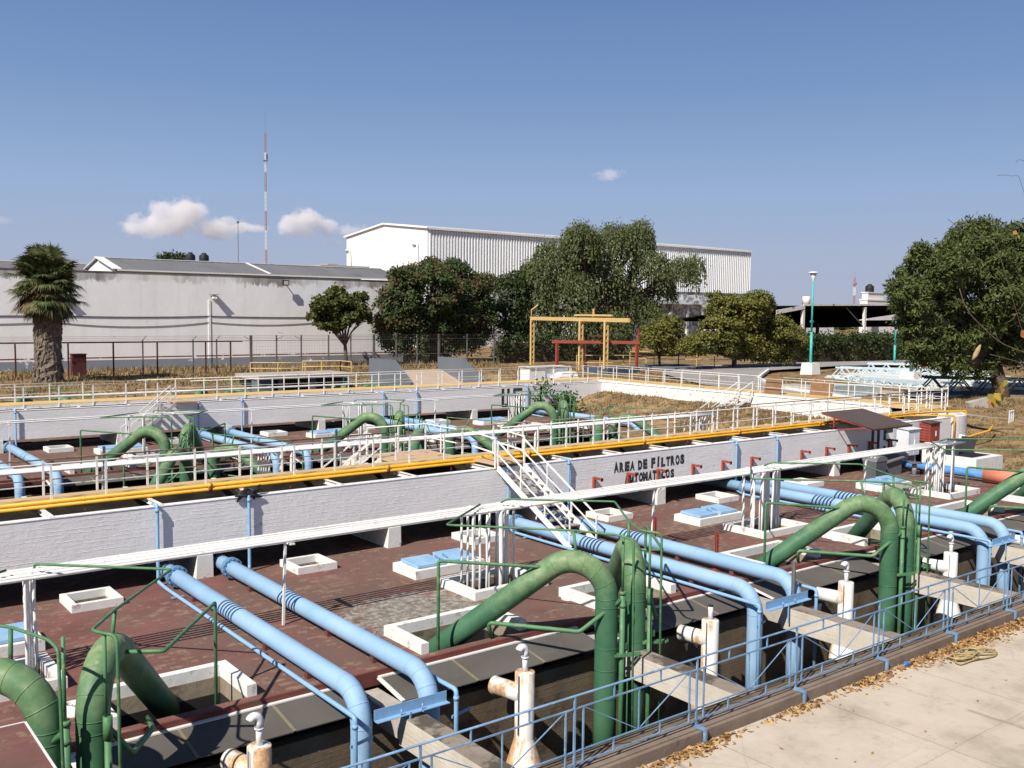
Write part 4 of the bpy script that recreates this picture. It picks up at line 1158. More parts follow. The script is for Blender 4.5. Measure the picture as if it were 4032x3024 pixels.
def lid_box(lab, cx, row, open_=0.0):
    Y = lambda y: RY(row, y)
    t = thing('lidded_hatch', lab, 'hatch', (cx, Y(23.4), 0), 'white hatch bases with pale blue lids')
    b = MB(); b.box(cx-1.2, cx+1.2, Y(22.8), Y(24.05), 0, 0.25); obj('base', b, M['white_curb'], t)
    for i, xo in enumerate((-0.55, 0.55)):
        l = MB(); k = 0.03 + 0.03*i
        z0 = 0.27; ya, yb = 22.95, 23.9
        l.hexa([(cx+xo-0.47,Y(ya),z0),(cx+xo+0.47,Y(ya),z0),(cx+xo+0.47,Y(yb),z0+k),(cx+xo-0.47,Y(yb),z0+k),
                (cx+xo-0.47,Y(ya),z0+0.07),(cx+xo+0.47,Y(ya),z0+0.07),(cx+xo+0.47,Y(yb),z0+k+0.07),(cx+xo-0.47,Y(yb),z0+k+0.07)])
        l.box(cx+xo-0.44, cx+xo+0.44, Y(ya)+0.03, Y(yb)-0.03, 0.25, 0.29)
        lo = obj('lid', l, M['blue_lid'], t)
        h = MB(); h.bar((cx+xo*0.25,Y(23.2),0.36),(cx+xo*0.25,Y(23.45),0.42),0.05,0.04); obj('handle', h, M['dark_blue_flange'], lo)
for c, lab in zip(LID_C, ['pale blue lidded hatch cut off at the left edge behind the white risers', 'pale blue lidded hatch left of the white risers in the middle of the front deck', 'pale blue lidded hatch with crossed handles right of the two red posts', 'pale blue lidded hatch behind the right green pipes near the cable spool']): lid_box(lab, c, ROW1)
for c, lab in zip((15.0, 27.1, 39.4), ['pale blue lidded hatch of the middle row behind the first arch', 'pale blue lidded hatch of the middle row behind the second arch', 'pale blue lidded hatch of the middle row below the U5']): lid_box(lab, c, ROW2)
for (x, y), lab in zip(((4.45,18.85),(16.72,18.95),(28.55,18.75)), ['white round vent collar left of the near green pipe', 'white round vent collar between the front arch legs', 'white round vent collar in front of the right rim']):
    m = MB(); m.lathe((x,y,0), [(0.20,0),(0.20,0.19),(0.13,0.2),(0.125,0.03),(0,0.03)], 18); solo('vent_collar', m, M['white_curb'], lab, 'vent', 'round white vent collars', (x,y,0))
for (x, y), lab in (((22.2,21.1), 'red steel post behind the blue pipes near the stairs foot'), ((22.15,18.55), 'red steel post between the two middle blue pipes')):
    m = MB(); m.box(x-0.045,x+0.045,y-0.012,y+0.012,0,1.15); m.box(x-0.045,x-0.03,y-0.045,y+0.045,0,1.15); m.box(x+0.03,x+0.045,y-0.045,y+0.045,0,1.15); m.box(x-0.16,x+0.16,y-0.12,y+0.12,0.0,0.03)
    solo('steel_post', m, M['red_rust'], lab, 'post', 'red steel posts', (x,y,0))

# ------------------------------------------------------------------ white conduit racks and risers
def rack(lab, row, x0, x1, posts, n=6, z=2.12, half=0.40, yc=21.35, r=0.036):
    Y = lambda y: RY(row, y)
    t = thing('conduit_rack', lab, 'conduits', ((x0+x1)/2, Y(yc), z), 'racks of white conduits')
    for i in range(n):
        y = yc - half + 2*half*i/(n-1)
        dz = 0.012*rnd.uniform(-1,1)
        pts = [(x0+(x1-x0)*k/12, Y(y)+0.008*rnd.uniform(-1,1), z+dz+0.012*rnd.uniform(-1,1)) for k in range(13)]
        obj('conduit', MB().tube(pts, r, 7), M['white_metal'], t)
    for x in posts:
        p = MB(); p.bar((x,Y(yc),0),(x+0.05,Y(yc-0.03),z-0.08),0.055,0.055); p.box(x-0.02,x+0.1,Y(yc-half-0.06),Y(yc+half+0.06),z-0.09,z-0.05)
        obj('support_post', p, M['white_metal'], t)
    for x in [x0 + 1.5*k for k in range(1, int((x1-x0)/1.5))]:
        if any(abs(x-c) < 1.2 for c in RISER_C):
            s = MB(); s.box(x-0.015,x+0.015,Y(yc-half-0.05),Y(yc+half+0.05),z+0.02,z+0.05); obj('strap', s, M['white_metal'], t)
rack('six parallel white conduits carried on thin posts across the front deck', ROW1, -4, 41.2, (9.75, 22.32, 34.2))
rack('pair of thin white conduits on posts along the middle row', ROW2, 5, 40.5, (9.3, 21.3, 33.3), 2, 2.14, 0.33, 21.3, 0.034)
rack('thick flat bundle of white conduits behind the near walkway railing', ROW2M, 0, 41.5, (9.3, 21.3, 33.3), 6, 2.14, 0.36, 21.4, 0.045)
rack('white conduits beyond the far walkway', ROW3M, 0, 39.0, (9.3, 21.3, 33.3), 4, 2.14, 0.3, 21.4, 0.045)
def risers(lab, row, xc, groups, yc=21.35):
    Y = lambda y: RY(row, y)
    t = thing('riser_conduits', lab, 'conduits', (xc, Y(yc), 0), 'clusters of white riser conduits')
    for gx, n, wide in groups:
        for i in range(n):
            x = gx + 0.11*i + 0.02*rnd.uniform(-1,1); y = yc-0.38+0.76*((i*5) % max(n,1))/max(n-1,1)
            j = [0.018*rnd.uniform(-1,1) for _ in range(8)]
            pts = [(x+0.12,Y(y),2.12),(x+j[0],Y(y),2.10),(x+j[1],Y(y)+j[2],1.5),(x+j[3],Y(y)+j[4],0.8),(x+j[5],Y(y)+j[6],-1.1)]
            obj('conduit', MB().tube(fillet(pts,0.06,2), 0.036 if i != wide else 0.062, 7), M['white_metal'], t)
risers('white riser conduits at the left edge, dropping into a rimmed pit', ROW1, 3.40, [(3.12, 4, -1), (4.05, 4, 1)])
risers('white riser conduits in two groups dropping into the middle pit of the front deck', ROW1, 15.85, [(15.08, 6, -1), (15.98, 7, 0)])
risers('wide cluster of white riser conduits left of the right green arch', ROW1, 27.85, [(26.95, 8, -1), (27.95, 9, 1)])
risers('cluster of white riser conduits near the salmon coupling', ROW1, 40.0, [(39.2, 8, -1), (40.2, 9, 4)])
risers('white riser conduits of the middle row below the far stairs', ROW2, 15.0, [(14.6, 4, -1), (15.4, 4, 1)])
risers('white riser conduits of the middle row behind the second arch', ROW2, 27.6, [(26.75, 5, -1), (27.8, 5, 1)])
risers('white riser conduits in front of the U5 of the far trough', ROW2, 39.6, [(38.9, 5, -1), (39.8, 6, 3)])
risers('white riser conduits close behind the near walkway on the left', ROW2M, 15.9, [(15.2, 5, -1), (16.1, 6, 1)])
risers('white riser conduits close behind the near stairs railing', ROW2M, 28.2, [(27.4, 5, -1), (28.3, 6, 1)])
risers('fan of white riser conduits at the right end behind the near walkway', ROW2M, 40.4, [(39.4, 8, -1), (40.4, 9, 1)])

# ------------------------------------------------------------------ red brackets on the near trough wall
lab_b = ['left of the lettering', 'over the A of AUTOMATICOS', 'over the second T of AUTOMATICOS', 'right of the lettering', 'second right of the lettering', 'between the two drains', 'just right of the drains', 'before the canopy shade', 'at the edge of the canopy shade', 'in the canopy shade', 'on the stencilled 5']
for x, s_ in zip((24.53, 26.3, 27.95, 30.0, 31.85, 33.75, 37.3, 39.2, 41.0, 42.75, 44.5), lab_b):
    m = MB(); m.box(x-0.05,x+0.05,26.40,26.50,1.0,1.45); m.box(x-0.05,x+0.05,26.02,26.40,1.37,1.45); m.box(x-0.055,x+0.055,26.02,26.06,1.33,1.46)
    solo('steel_bracket', m, M['red_rust'], 'small red L-shaped bracket on the trough wall %s' % s_, 'bracket', 'red wall brackets on the near trough', (x,26.45,1.0))

# ------------------------------------------------------------------ blue railing on the kerb
t = thing('blue_railing', 'pale blue steel railing on the kerb along the pavement', 'railing', (19, 11.93, -0.25))
ZB, ZT = -0.12, 1.07
r = MB(); r.tube([(-8,11.93,ZT),(47,11.93,ZT)], 0.021, 8); obj('top_rail', r, M['blue_metal'], t)
px = [10.70-3.075*7 + 3.075*i for i in range(0, 19)]
proto = {}
def place(name, mb_fn, x, mat=M['blue_metal']):
    if name not in proto:
        mb = mb_fn(); o = obj(name, mb, mat, t); o.location = Vector((x,11.93,0)) - t.location; proto[name] = o
        return o
    c = proto[name].copy(); COL.objects.link(c); c.parent = t; c.location = Vector((x,11.93,0)) - t.location
    return c
def post_fn():
    m = MB(); o = t.location
    def B(x0,x1,y0,y1,z0,z1): m.box(x0+o.x,x1+o.x,y0+o.y,y1+o.y,z0+o.z,z1+o.z)
    B(-0.017,0.017,-0.017,0.017,ZB-0.13,ZT)
    return m
def panel_fn():
    m = MB(); o = t.location
    def bar(a, b, w, h): m.bar(Vector(a)+o, Vector(b)+o, w, h)
    w = 3.075; z2 = 0.85; z3 = 0.10; a = 0.20; b = w-0.20; c = w/2
    for z in (z2, z3, ZB): bar((0.02,0,z),(w-0.02,0,z),0.024,0.024)
    for x in (a, b): bar((x,0,ZB),(x,0,z2),0.028,0.028)
    bar((c,0,z3),(c,0,z2),0.022,0.022)
    bar((a,0,z2),(c,0,z3),0.016,0.016); bar((b,0,z2),(c,0,z3),0.016,0.016)
    for x in (w*0.30, w*0.68): bar((x,0,z2),(x,0,ZT),0.025,0.025); bar((x,0,ZB),(x,0,z3),0.025,0.025)
    return m
def foot_fn():
    m = MB(); o = t.location
    m.bar(o+Vector((0,0.0,-0.235)), o+Vector((0,-0.24,-0.235)), 0.07, 0.05); m.bar(o+Vector((0,-0.235,-0.215)), o+Vector((0,-0.235,-0.49)), 0.06, 0.05)
    m.box(o.x-0.05,o.x+0.12,o.y-0.05,o.y+0.05,o.z-0.262,o.z-0.24)
    return m
for i, x in enumerate(px):
    place('post', post_fn, x); place('railing_panel', panel_fn, x); place('bracket', foot_fn, x)

# ------------------------------------------------------------------ litter and clutter on the near side
def leaf_quads(n, fn, lo, hi, seed, flat=0.35, aspect=0.6):
    """n leaf quads; fn(i) -> centre; returns numpy verts, faces"""
    rs = np.random.RandomState(seed)
    c = fn(rs, n)
    nrm = rs.normal(size=(n,3)); nrm[:,2] = np.abs(nrm[:,2]) + flat
    nrm /= np.linalg.norm(nrm, axis=1, keepdims=True)
    u = np.cross(nrm, rs.normal(size=(n,3))); u /= np.linalg.norm(u, axis=1, keepdims=True)
    v = np.cross(nrm, u)
    s = rs.uniform(lo, hi, size=(n,1))
    a = u*s*0.5; b = v*s*0.5*aspect
    bend = nrm*s*0.12
    vs = np.stack([c-a, c+b-bend, c+a, c-b-bend], axis=1).reshape(-1,3)
    return vs, np.arange(4*n).reshape(n,4)
def litter(rs, n):
    cx = np.array([9.0,10.4,12.6,13.4,14.1,15.9,16.8,18.6,19.3,20.6,21.4,22.4,23.2,24.1,25.0,26.0,27.2,28.4,30,32,34,37]); wt = np.array([2,1,2.5,3,2,1.2,2.5,1.5,3.2,2.2,4,4,5,6,5,5,4,4,5,4,4,4.0])
    k = rs.choice(len(cx), n, p=wt/wt.sum()); x = cx[k] + rs.normal(size=n)*0.38
    d = 0.03 + np.abs(rs.normal(size=n))*0.10*np.sqrt(wt[k])
    y = 11.72 - d
    z = -0.492 + rs.uniform(0, 0.07, n)*np.clip(1-d/0.35, 0.05, 1)*np.sqrt(wt[k])*0.5
    return np.stack([x,y,z],1)
so = obj('fallen_leaves', leaf_quads(3000, litter, 0.08, 0.17, 3, 1.0), M['fallen']); tag(so, 'dry brown fallen leaves drifted along the foot of the kerb', 'leaves', None, 'stuff')
def strew(rs, n): return np.stack([rs.uniform(10,40,n), 11.3-rs.gamma(1.6,1.6,n), np.full(n,-0.485)],1)
so = obj('fallen_leaves', leaf_quads(90, strew, 0.05, 0.13, 4, 2.0), M['fallen']); tag(so, 'scattered single dry leaves on the concrete pavement', 'leaves', None, 'stuff')
m = MB(); rnd.seed(8)
for k in range(6):
    cx, cy = 22.4+rnd.uniform(-.5,.5), 11.0+rnd.uniform(-.12,.12); pts = []
    ax, ay = rnd.uniform(.25,.8), rnd.uniform(.06,.22)
    tw_ = rnd.uniform(-.3,.3)
    for i in range(26):
        a = i/25*2*math.pi*rnd.uniform(0.97,1.03); pts.append((cx+ax*math.cos(a)+rnd.uniform(-.04,.04), cy+ay*math.sin(a+tw_)-0.10*math.cos(a)+0.05*math.sin(3*a+k), -0.47+0.02*k*0.6))
    m.tube(pts, 0.022, 6)
solo('rope_heap', m, M['rope'], 'heap of straw coloured rope lying among the leaves by the kerb', 'rope', None, (22.4,11,-.5))
m = MB(); m.tube([(20.5,11.62,-0.46),(20.62,11.64,-0.44),(20.72,11.6,-0.46),(20.82,11.63,-0.455)], [0.03,0.05,0.035,0.015], 8); solo('plastic_bottle', m, M['bottle'], 'crushed blue plastic bottle lying by the kerb', 'bottle', None, (20.6,11.6,-.5))
# black rag on the trough rim
m = MB(); rnd.seed(3)
for k in range(9):
    a = rnd.uniform(0,6.28); m.tube([(11.0+0.1*math.cos(a),26.55,2.28+rnd.uniform(-.04,.1)),(11.05+rnd.uniform(-.35,.35),26.5+rnd.uniform(-.12,.1),2.24+rnd.uniform(-.02,.14)),(11.05+rnd.uniform(-.42,.42),26.44,2.14+rnd.uniform(-.08,.1))],[0.06,0.09,0.03],6)
solo('black_rag', m, M['black'], 'crumpled black plastic rag tied over the trough rim', 'rag', None, (11,26.5,2.2))

# ------------------------------------------------------------------ right end of the near trough

# water level gauges behind the near walkway
for x, lab in ((8.32, 'black and white water gauge board behind the left part of the near walkway'), (16.23, 'dark grey gauge post behind the near walkway left of the landing')):
    t = thing('gauge_board', lab, 'gauge', (x, 31.0, 0.0))
    m = MB(); m.box(x-.04,x+.04,30.98,31.02,-0.2,3.32); obj('board', m, M['dark_grey'], t)
    m = MB(); z = 0.0
    while z < 3.2: m.box(x-.030,x+.030,30.975,30.98,z,z+.05); z += .17
    obj('scale_marks', m, M['gunite'] if x < 10 else M['house_grey'], t)
# ------------------------------------------------------------------ right end of the near trough
t = thing('roof_canopy', 'brown sheet metal canopy tilted over the right part of the near trough', 'canopy', (41.7, 26, 2.2))
m = MB(); m.hexa([(40.0,24.5,2.40),(43.2,24.5,2.40),(43.7,27.5,2.90),(40.2,27.5,2.90),(40.0,24.5,2.43),(43.2,24.5,2.43),(43.7,27.5,2.93),(40.2,27.5,2.93)])
ro = obj('roof_sheet', m, M['brown_sheet'], t)
m = MB()
for i in range(12):
    f = (i+0.5)/12
    for g_ in (0.03, 0.97): m.box(40.05+3.2*f-0.015,40.05+3.2*f+0.015,24.5+3*g_-0.015,24.5+3*g_+0.015,2.43+0.5*g_,2.45+0.5*g_)
obj('screws', m, M['black'], ro)
m = MB()
for x in (40.1, 43.2): m.bar((x,24.55,2.36),(x+0.1,27.45,2.86),0.06,0.06); m.bar((x,26.7,2.17),(x,26.7,2.75),0.06,0.06); m.bar((x,26.7,2.17),(x,25.0,2.42),0.05,0.05)
m.bar((40.1,24.6,2.36),(43.2,24.6,2.36),0.05,0.05); m.bar((39.6,26.6,2.5),(43.3,26.6,2.3),0.05,0.05)
obj('frame', m, M['red_rust'], t)

def cabinet(lab, x0, x1, y0, y1, z0, z1, mat, door_mat, slats=0, legs=True):
    t = thing('cabinet', lab, 'cabinet', ((x0+x1)/2, (y0+y1)/2, z0))
    m = MB(); m.box(x0,x1,y0,y1,z0,z1); obj('body', m, mat, t)
    m = MB(); m.hexa([(x0-.06,y0-.08,z1),(x1+.06,y0-.08,z1),(x1+.06,y1+.05,z1+.06),(x0-.06,y1+.05,z1+.06),(x0-.06,y0-.08,z1+.03),(x1+.06,y0-.08,z1+.03),(x1+.06,y1+.05,z1+.09),(x0-.06,y1+.05,z1+.09)])
    obj('roof', m, door_mat, t)
    w = (x1-x0)/2
    for k in (0, 1):
        m = MB(); m.box(x0+w*k+0.02,x0+w*(k+1)-0.02,y0-0.02,y0,z0+0.03,z1-0.03); d = obj('door', m, mat, t)
        if k: m = MB(); m.box(x0+w+0.04,x0+w+0.10,y0-0.05,y0-0.02,z0+(z1-z0)*.35,z0+(z1-z0)*.6); obj('handle', m, M['hub'], d)
    if slats:
        m = MB()
        for i in range(slats): z = z0+(z1-z0)*(i+0.6)/(slats+0.3); m.box(x0-0.012,x0,y0+0.04,y1-0.04,z,z+0.02)
        obj('louvres', m, M['maroon'], t)
    if legs:
        for xx in (x0+.1, x1-.2):
            m = MB(); m.box(xx,xx+.1,y0+.1,y1-.1,0,z0); obj('plinth', m, M['white_curb'], t)
cabinet('white metal cabinet with double doors in front of the end of the near trough', 44.98, 46.03, 25.74, 26.36, 0.62, 1.92, M['cabinet'], M['cabinet'])
cabinet('red louvred metal cabinet right of the white one', 46.8, 47.75, 25.62, 26.2, 1.12, 2.15, M['red_rust'], M['brown_sheet'], 7)
m = MB(); m.prism([(48.7,0.0),(49.05,0.0),(49.2,1.45),(48.95,1.5),(48.85,1.2)],1,24.9,25.2); solo('concrete_post', m, M['white_curb'], 'stub of a broken white concrete post below the red cabinet', 'post', None, (49.2,24.6,0))
# white chamber with open dark lids
t = thing('valve_chamber', 'low white concrete chamber with two open dark lids by the grass slope', 'chamber', (46.6, 23.4, 0))
m = MB(); m.box(45.0,47.6,22.3,24.8,-0.1,0.88); obj('body', m, M['white_curb'], t)
m = MB(); m.box(45.4,47.2,22.7,24.4,0.88,0.89); obj('shade_sheet', m, M['black'], t)  # black sheet stands for the shaded inside; the body is closed
for x in (45.6, 47.0):
    m = MB(); m.hexa([(x,24.3,0.88),(x+0.03,24.3,0.88),(x+0.03,23.5,0.88),(x,23.5,0.88),(x+0.45,24.3,1.62),(x+0.48,24.3,1.62),(x+0.48,23.5,1.62),(x+0.45,23.5,1.62)]); obj('lid', m, M['black'], t)
# grey bin with lid, wooden box, cable spool
t = thing('waste_bin', 'grey bin with rounded lid under the near trough, next to a slanted wooden box', 'bin', (40.9, 25.0, 0))
m = MB(); m.hexa([(40.5,24.7,0),(41.3,24.7,0),(41.3,25.3,0),(40.5,25.3,0),(40.45,24.65,.85),(41.35,24.65,.85),(41.35,25.35,.85),(40.45,25.35,.85)]); obj('body', m, M['dark_grey'], t)
m = MB(); m.prism([(40.43,.85),(41.37,.85),(41.3,1.0),(41.1,1.08),(40.7,1.08),(40.5,1.0)],1,24.63,25.37); obj('lid', m, M['house_grey'], t)
t = thing('wooden_box', 'grey wooden box with slanted lid in the shade under the near trough', 'box', (42.6, 25.4, 0))
m = MB(); m.prism([(41.9,0),(43.2,0),(43.2,0.75),(41.9,0.62)],1,25.0,25.9); obj('body', m, M['wood_grey'], t)
m = MB(); m.hexa([(41.8,24.9,.63),(43.35,24.9,.78),(43.35,26,1.0),(41.8,26,.85),(41.8,24.9,.68),(43.35,24.9,.83),(43.35,26,1.05),(41.8,26,.90)]); obj('lid', m, M['wood_grey'], t)
t = thing('cable_spool', 'empty cable spool standing on end beside the blue pipe', 'spool', (43.3, 24.4, 0))
m = MB(); m.lathe((43.3,24.4,0),[(0,.05),(.34,.05),(.34,0),(.0,0)],18); m.lathe((43.3,24.4,0.6),[(0,.05),(.34,.05),(.34,0),(.0,0)],18); obj('flange', m, M['dark_grey'], t)
m = MB(); m.tube([(43.3,24.4,.03),(43.3,24.4,.62)],0.11,14); obj('core', m, M['gunite'], t)
m = MB(); m.box(43.7,44.3,25.5,26.0,0,0.3); m.box(43.75,44.25,25.55,25.95,.3,.33); solo('concrete_block', m, M['house_grey'], 'grey block beside the wooden box under the trough', 'block', None, (44,25.7,0))
# boards leaning on the end walkway
for (x, y, l), lab in (((52.55,40.0,.9),'brown board panel leaning on the railing right of the end stairs'),((54.3,37.6,1.2),'second brown board panel farther right on the end walkway')):
    t = thing('board_panel', lab, 'board', (x, y, 2.4), 'brown board panels on the end walkway')
    m = MB(); m.hexa([(x,y-l,2.41),(x+.05,y-l,2.41),(x+.05,y+l*.4,2.41),(x,y+l*.4,2.41),(x+.25,y-l,3.55),(x+.3,y-l,3.55),(x+.3,y+l*.4,3.55),(x+.25,y+l*.4,3.55)]); obj('panel', m, M['brown_board'], t)
    m = MB()
    for yy in (y-l+.1, y+l*.3): m.tube([(x+.28,yy,3.55),(x+.28,yy,3.65),(x+.28,yy+.12,3.65),(x+.28,yy+.12,3.55)],.015,5)
    obj('handle', m, M['brown_sheet'], t)
# white kiosk on the far walkway
t = thing('metal_box', 'large white sheet metal box standing on the far walkway left of the yellow hoist', 'box', (49.9, 60.2, 2.0))
m = MB(); m.box(48.0,49.6,59.4,60.6,2.0,3.25); obj('body', m, M['house_white'], t)
m = MB(); m.box(49.65,52.1,59.5,60.6,2.0,3.15); obj('side_body', m, M['cabinet'], t)
m = MB(); m.box(47.9,52.2,59.3,60.7,3.25,3.30); obj('lid', m, M['house_white'], t)
m = MB(); m.hexa([(50.2,58.5,2.38),(52.4,58.5,2.38),(52.4,60.0,2.38),(50.2,60.0,2.38),(50.9,58.7,2.85),(52.3,58.7,2.85),(52.3,59.8,2.85),(50.9,59.8,2.85)]); solo('concrete_block', m, M['house_white'], 'white sloped block beside the white box on the far walkway', 'block', None, (51,59,2.4))

# ------------------------------------------------------------------ beyond the far walkway: ramps, chamber, yellow rails
t = thing('concrete_ramp', 'tan concrete ramp between two grey wedge walls beyond the far walkway', 'ramp', (48, 74, 1))
m = MB(); m.hexa([(43.96,70.3,-0.2),(50.99,70.3,-0.2),(50.99,76.5,1.7),(43.96,76.5,1.7),(43.96,70.3,0.4),(50.99,70.3,0.4),(50.99,76.5,2.2),(43.96,76.5,2.2)]); obj('slope', m, M['ramp_tan'], t)
for x in (43.6, 51.0):
    m = MB(); m.prism([(70.0,-0.2),(77.0,0.4),(77.0,3.35),(73.0,3.38),(70.0,1.55)],0,x,x+0.35); obj('side_wall', m, M['grey_paint'], t)
t = thing('concrete_chamber', 'low grey concrete chamber with dark openings and yellow rails on its roof', 'chamber', (35.8, 75, 1))
m = MB(); m.box(31.3,40.0,73.0,77.5,2.05,2.35); obj('roof_slab', m, M['gunite'], t)
m = MB(); m.box(31.6,39.6,74.2,77.4,0.0,2.05); obj('shade_black_wall', m, M['black'], t)  # painted black to give the shade inside the openings
for x in (31.4, 33.2, 36.0, 38.9): 
    m = MB(); m.box(x,x+0.45 if x > 32 else x+1.4,73.2,74.4,0.0,2.05); obj('pillar', m, M['grey_paint'], t)
m = MB()
for i in range(30): x = 33.8+i*0.17; m.box(x,x+.04,73.6,73.64,0.2,2.05)
obj('grille', m, M['grey_metal'], t)
def simple_rail(lab, pts, h, mat, nposts, cat='railing', group='pale yellow railings beyond the far walkway', r=0.035):
    t = thing('yellow_railing' if mat == 'pale_yellow' else 'metal_railing', lab, cat, pts[0], group)
    m = MB(); p = [Vector(q) for q in pts]
    for k in (h, h*0.5): m.tube([q+Vector((0,0,k)) for q in p], r, 6)
    obj('rail', m, M[mat], t)
    for a, b in zip(p[:-1], p[1:]):
        n = max(1, int((b-a).length/nposts))
        for i in range(n+1):
            q = a.lerp(b, i/n); m = MB(); m.box(q.x-r,q.x+r,q.y-r,q.y+r,q.z,q.z+h); obj('post', m, M[mat], t)
simple_rail('pale yellow railing on the left half of the dark chamber roof', [(32.2,76.5,2.3),(36.0,74.2,2.3)], 0.95, 'pale_yellow', 1.5)
simple_rail('pale yellow railing with a diagonal on the right half of the chamber roof', [(37.0,76.8,2.3),(40.2,76.0,2.3),(40.2,74.0,2.3)], 0.95, 'pale_yellow', 1.3)
simple_rail('pale yellow railing behind the yellow hoist, in front of the red frame', [(69.5,78.0,1.5),(76.5,74.5,1.5)], 1.6, 'pale_yellow', 2.4)
simple_rail('pale yellow railing on a low deck left of the olive tree trunk', [(77.5,78.0,1.9),(80.0,73.0,1.9),(86,70.5,1.9)], 1.5, 'pale_yellow', 2.0)
m = MB(); m.box(77.2,84,71,78,1.5,1.9); solo('low_deck', m, M['grey_paint'], 'low grey deck under the pale yellow railing left of the olive tree', 'deck', None, (80,74,1.5))
m = MB(); m.box(68,72.5,71.5,75,1.5,1.95); m.box(68.5,72,72,74.5,1.95,2.0); solo('covered_box', m, M['truss_dark'], 'low dark blue covered box between the legs of the yellow hoist', 'box', None, (70,73,1.5))

# yellow overhead hoist
t = thing('hoist_gantry', 'yellow steel hoist frame with one long overhead beam on three perforated legs', 'gantry', (68.5, 78, 1.5))
ga, gb = Vector((72.5,89.6,6.95)), Vector((67.35,68.0,6.95))
m = MB(); m.bar(ga, gb, 0.22, 0.40); obj('beam', m, M['pale_yellow'], t)
def gleg(p, top):
    m = MB()
    for dx in (-0.22, 0.22): m.box(p[0]+dx-.06,p[0]+dx+.06,p[1]-.1,p[1]+.1,1.4,top)
    z = 1.6
    while z < top: m.box(p[0]-.2,p[0]+.2,p[1]-.07,p[1]+.07,z,z+0.28); z += 0.62
    obj('leg', m, M['pale_yellow'], t)
g0 = ga.lerp(gb, 0.02); g1 = ga.lerp(gb, 0.56); g2 = ga.lerp(gb, 0.80)
for q in (g0, g1, g2): gleg((q.x,q.y), 6.8)
m = MB(); m.bar(g1+Vector((0,.8,.45)), g2+Vector((0,-.8,.45)), 0.2, 0.18); q = g1.lerp(g2,.5); m.bar(q+Vector((0,0,.3)),q+Vector((0,0,1.1)),0.16,0.16); obj('trolley', m, M['pale_yellow'], t)
m = MB(); m.tube([g0+Vector((0,.2,0)), g0+Vector((0,.2,1.0)), g0+Vector((.35,-.6,1.6))],0.07,6); obj('bent_pipe', m, M['pale_yellow'], t)
# red steel frame
t = thing('steel_portal', 'dark red steel portal frame behind the yellow hoist', 'frame', (71, 76, 1.5))
ra_, rb_ = Vector((67.0,79.2,4.55)), Vector((74.2,73.3,4.55))
m = MB(); m.bar(ra_, rb_, 0.25, 0.32); obj('beam', m, M['red_rust'], t)
for q in (ra_.lerp(rb_,.06), ra_.lerp(rb_,.97)): m = MB(); m.box(q.x-.15,q.x+.15,q.y-.12,q.y+.12,1.3,4.42); obj('leg', m, M['red_rust'], t)
for q in (ra_.lerp(rb_,.45)+Vector((1.5,2.5,0)),): 
    m = MB(); m.box(q.x-.1,q.x+.1,q.y-.1,q.y+.1,1.3,5.2); m.bar(q+Vector((-.6,.6,.6)),q+Vector((1.4,-1.2,.6)),.16,.16); obj('leg', m, M['maroon'], t)
m = MB(); m.box(74.0,74.15,73.3,73.4,4.6,6.0); obj('hook_post', m, M['red_rust'], t)

# ------------------------------------------------------------------ fences
def fence():
    t = thing('mesh_fence', 'dark wire mesh fence on steel posts across the grass before the white building', 'fence', (45, 92, 1.5), 'fences beyond the grass')
    y = 92.0
    r = MB()
    for z in (4.55, 2.9): r.bar((36.5,y,z),(70,y,z),0.05,0.05)
    for k in range(3): r.tube([(12,y-.1,4.75+.16*k),(70,y-.1,4.72+.16*k)],0.012,4)
    obj('rail', r, M['grey_metal'], t)
    for i, x in enumerate([38.8, 41.5, 44.2, 47.3, 49.9, 52.7, 55.5, 58.2, 61.1, 65.0, 68.9]):
        p = MB(); w = 0.13 if i in (0, 5, 8) else 0.06
        p.box(x-w,x+w,y-.06,y+.06,1.3,5.1); 
        if i < 3: p.bar((x,y,4.6),(x+0.7,y,5.0) if i%2 else (x-0.7,y,5.0),.04,.04)
        obj('post', p, M['grey_metal'], t)
    for x in (20.0, 28.3, 33.0, 35.3):
        p = MB(); p.box(x-.06,x+.06,y-.05,y+.05,1.3,4.7); p.bar((x,y,4.7),(x+.25,y-.3,5.1),.05,.05); obj('post', p, M['grey_metal'], t)
    w = MB(); x = 38.8
    while x < 70: w.bar((x,y+.03,1.45),(x,y+.03,4.5),0.006,0.006); x += 0.30
    z = 1.6
    while z < 4.5: w.bar((38.8,y+.03,z),(70,y+.03,z),0.008,0.008); z += 0.34
    obj('mesh_wire', w, M['grey_metal'], t)
fence()
t = thing('pipe_frame', 'dark red tubular frame of posts and one long top rail behind the palm', 'frame', (25, 91, 1.5), 'fences beyond the grass')
m = MB(); m.bar((5,91,4.6),(37.5,91,4.55),0.13,0.13); obj('top_rail', m, M['maroon'], t)
for x in (17.4, 21.6, 25.4, 29.3, 33.85, 36.3): m = MB(); m.box(x-.06,x+.06,90.94,91.06,1.3,4.5); obj('post', m, M['maroon'], t)
t = thing('meter_box', 'dark red metal box standing right of the palm trunk', 'box', (22.9, 93, 1.4))
m = MB(); m.box(22.3,23.5,92.6,93.3,1.3,3.45); obj('body', m, M['maroon'], t)
m = MB(); m.box(22.25,23.55,92.5,93.4,3.45,3.52); obj('lid', m, M['maroon'], t)

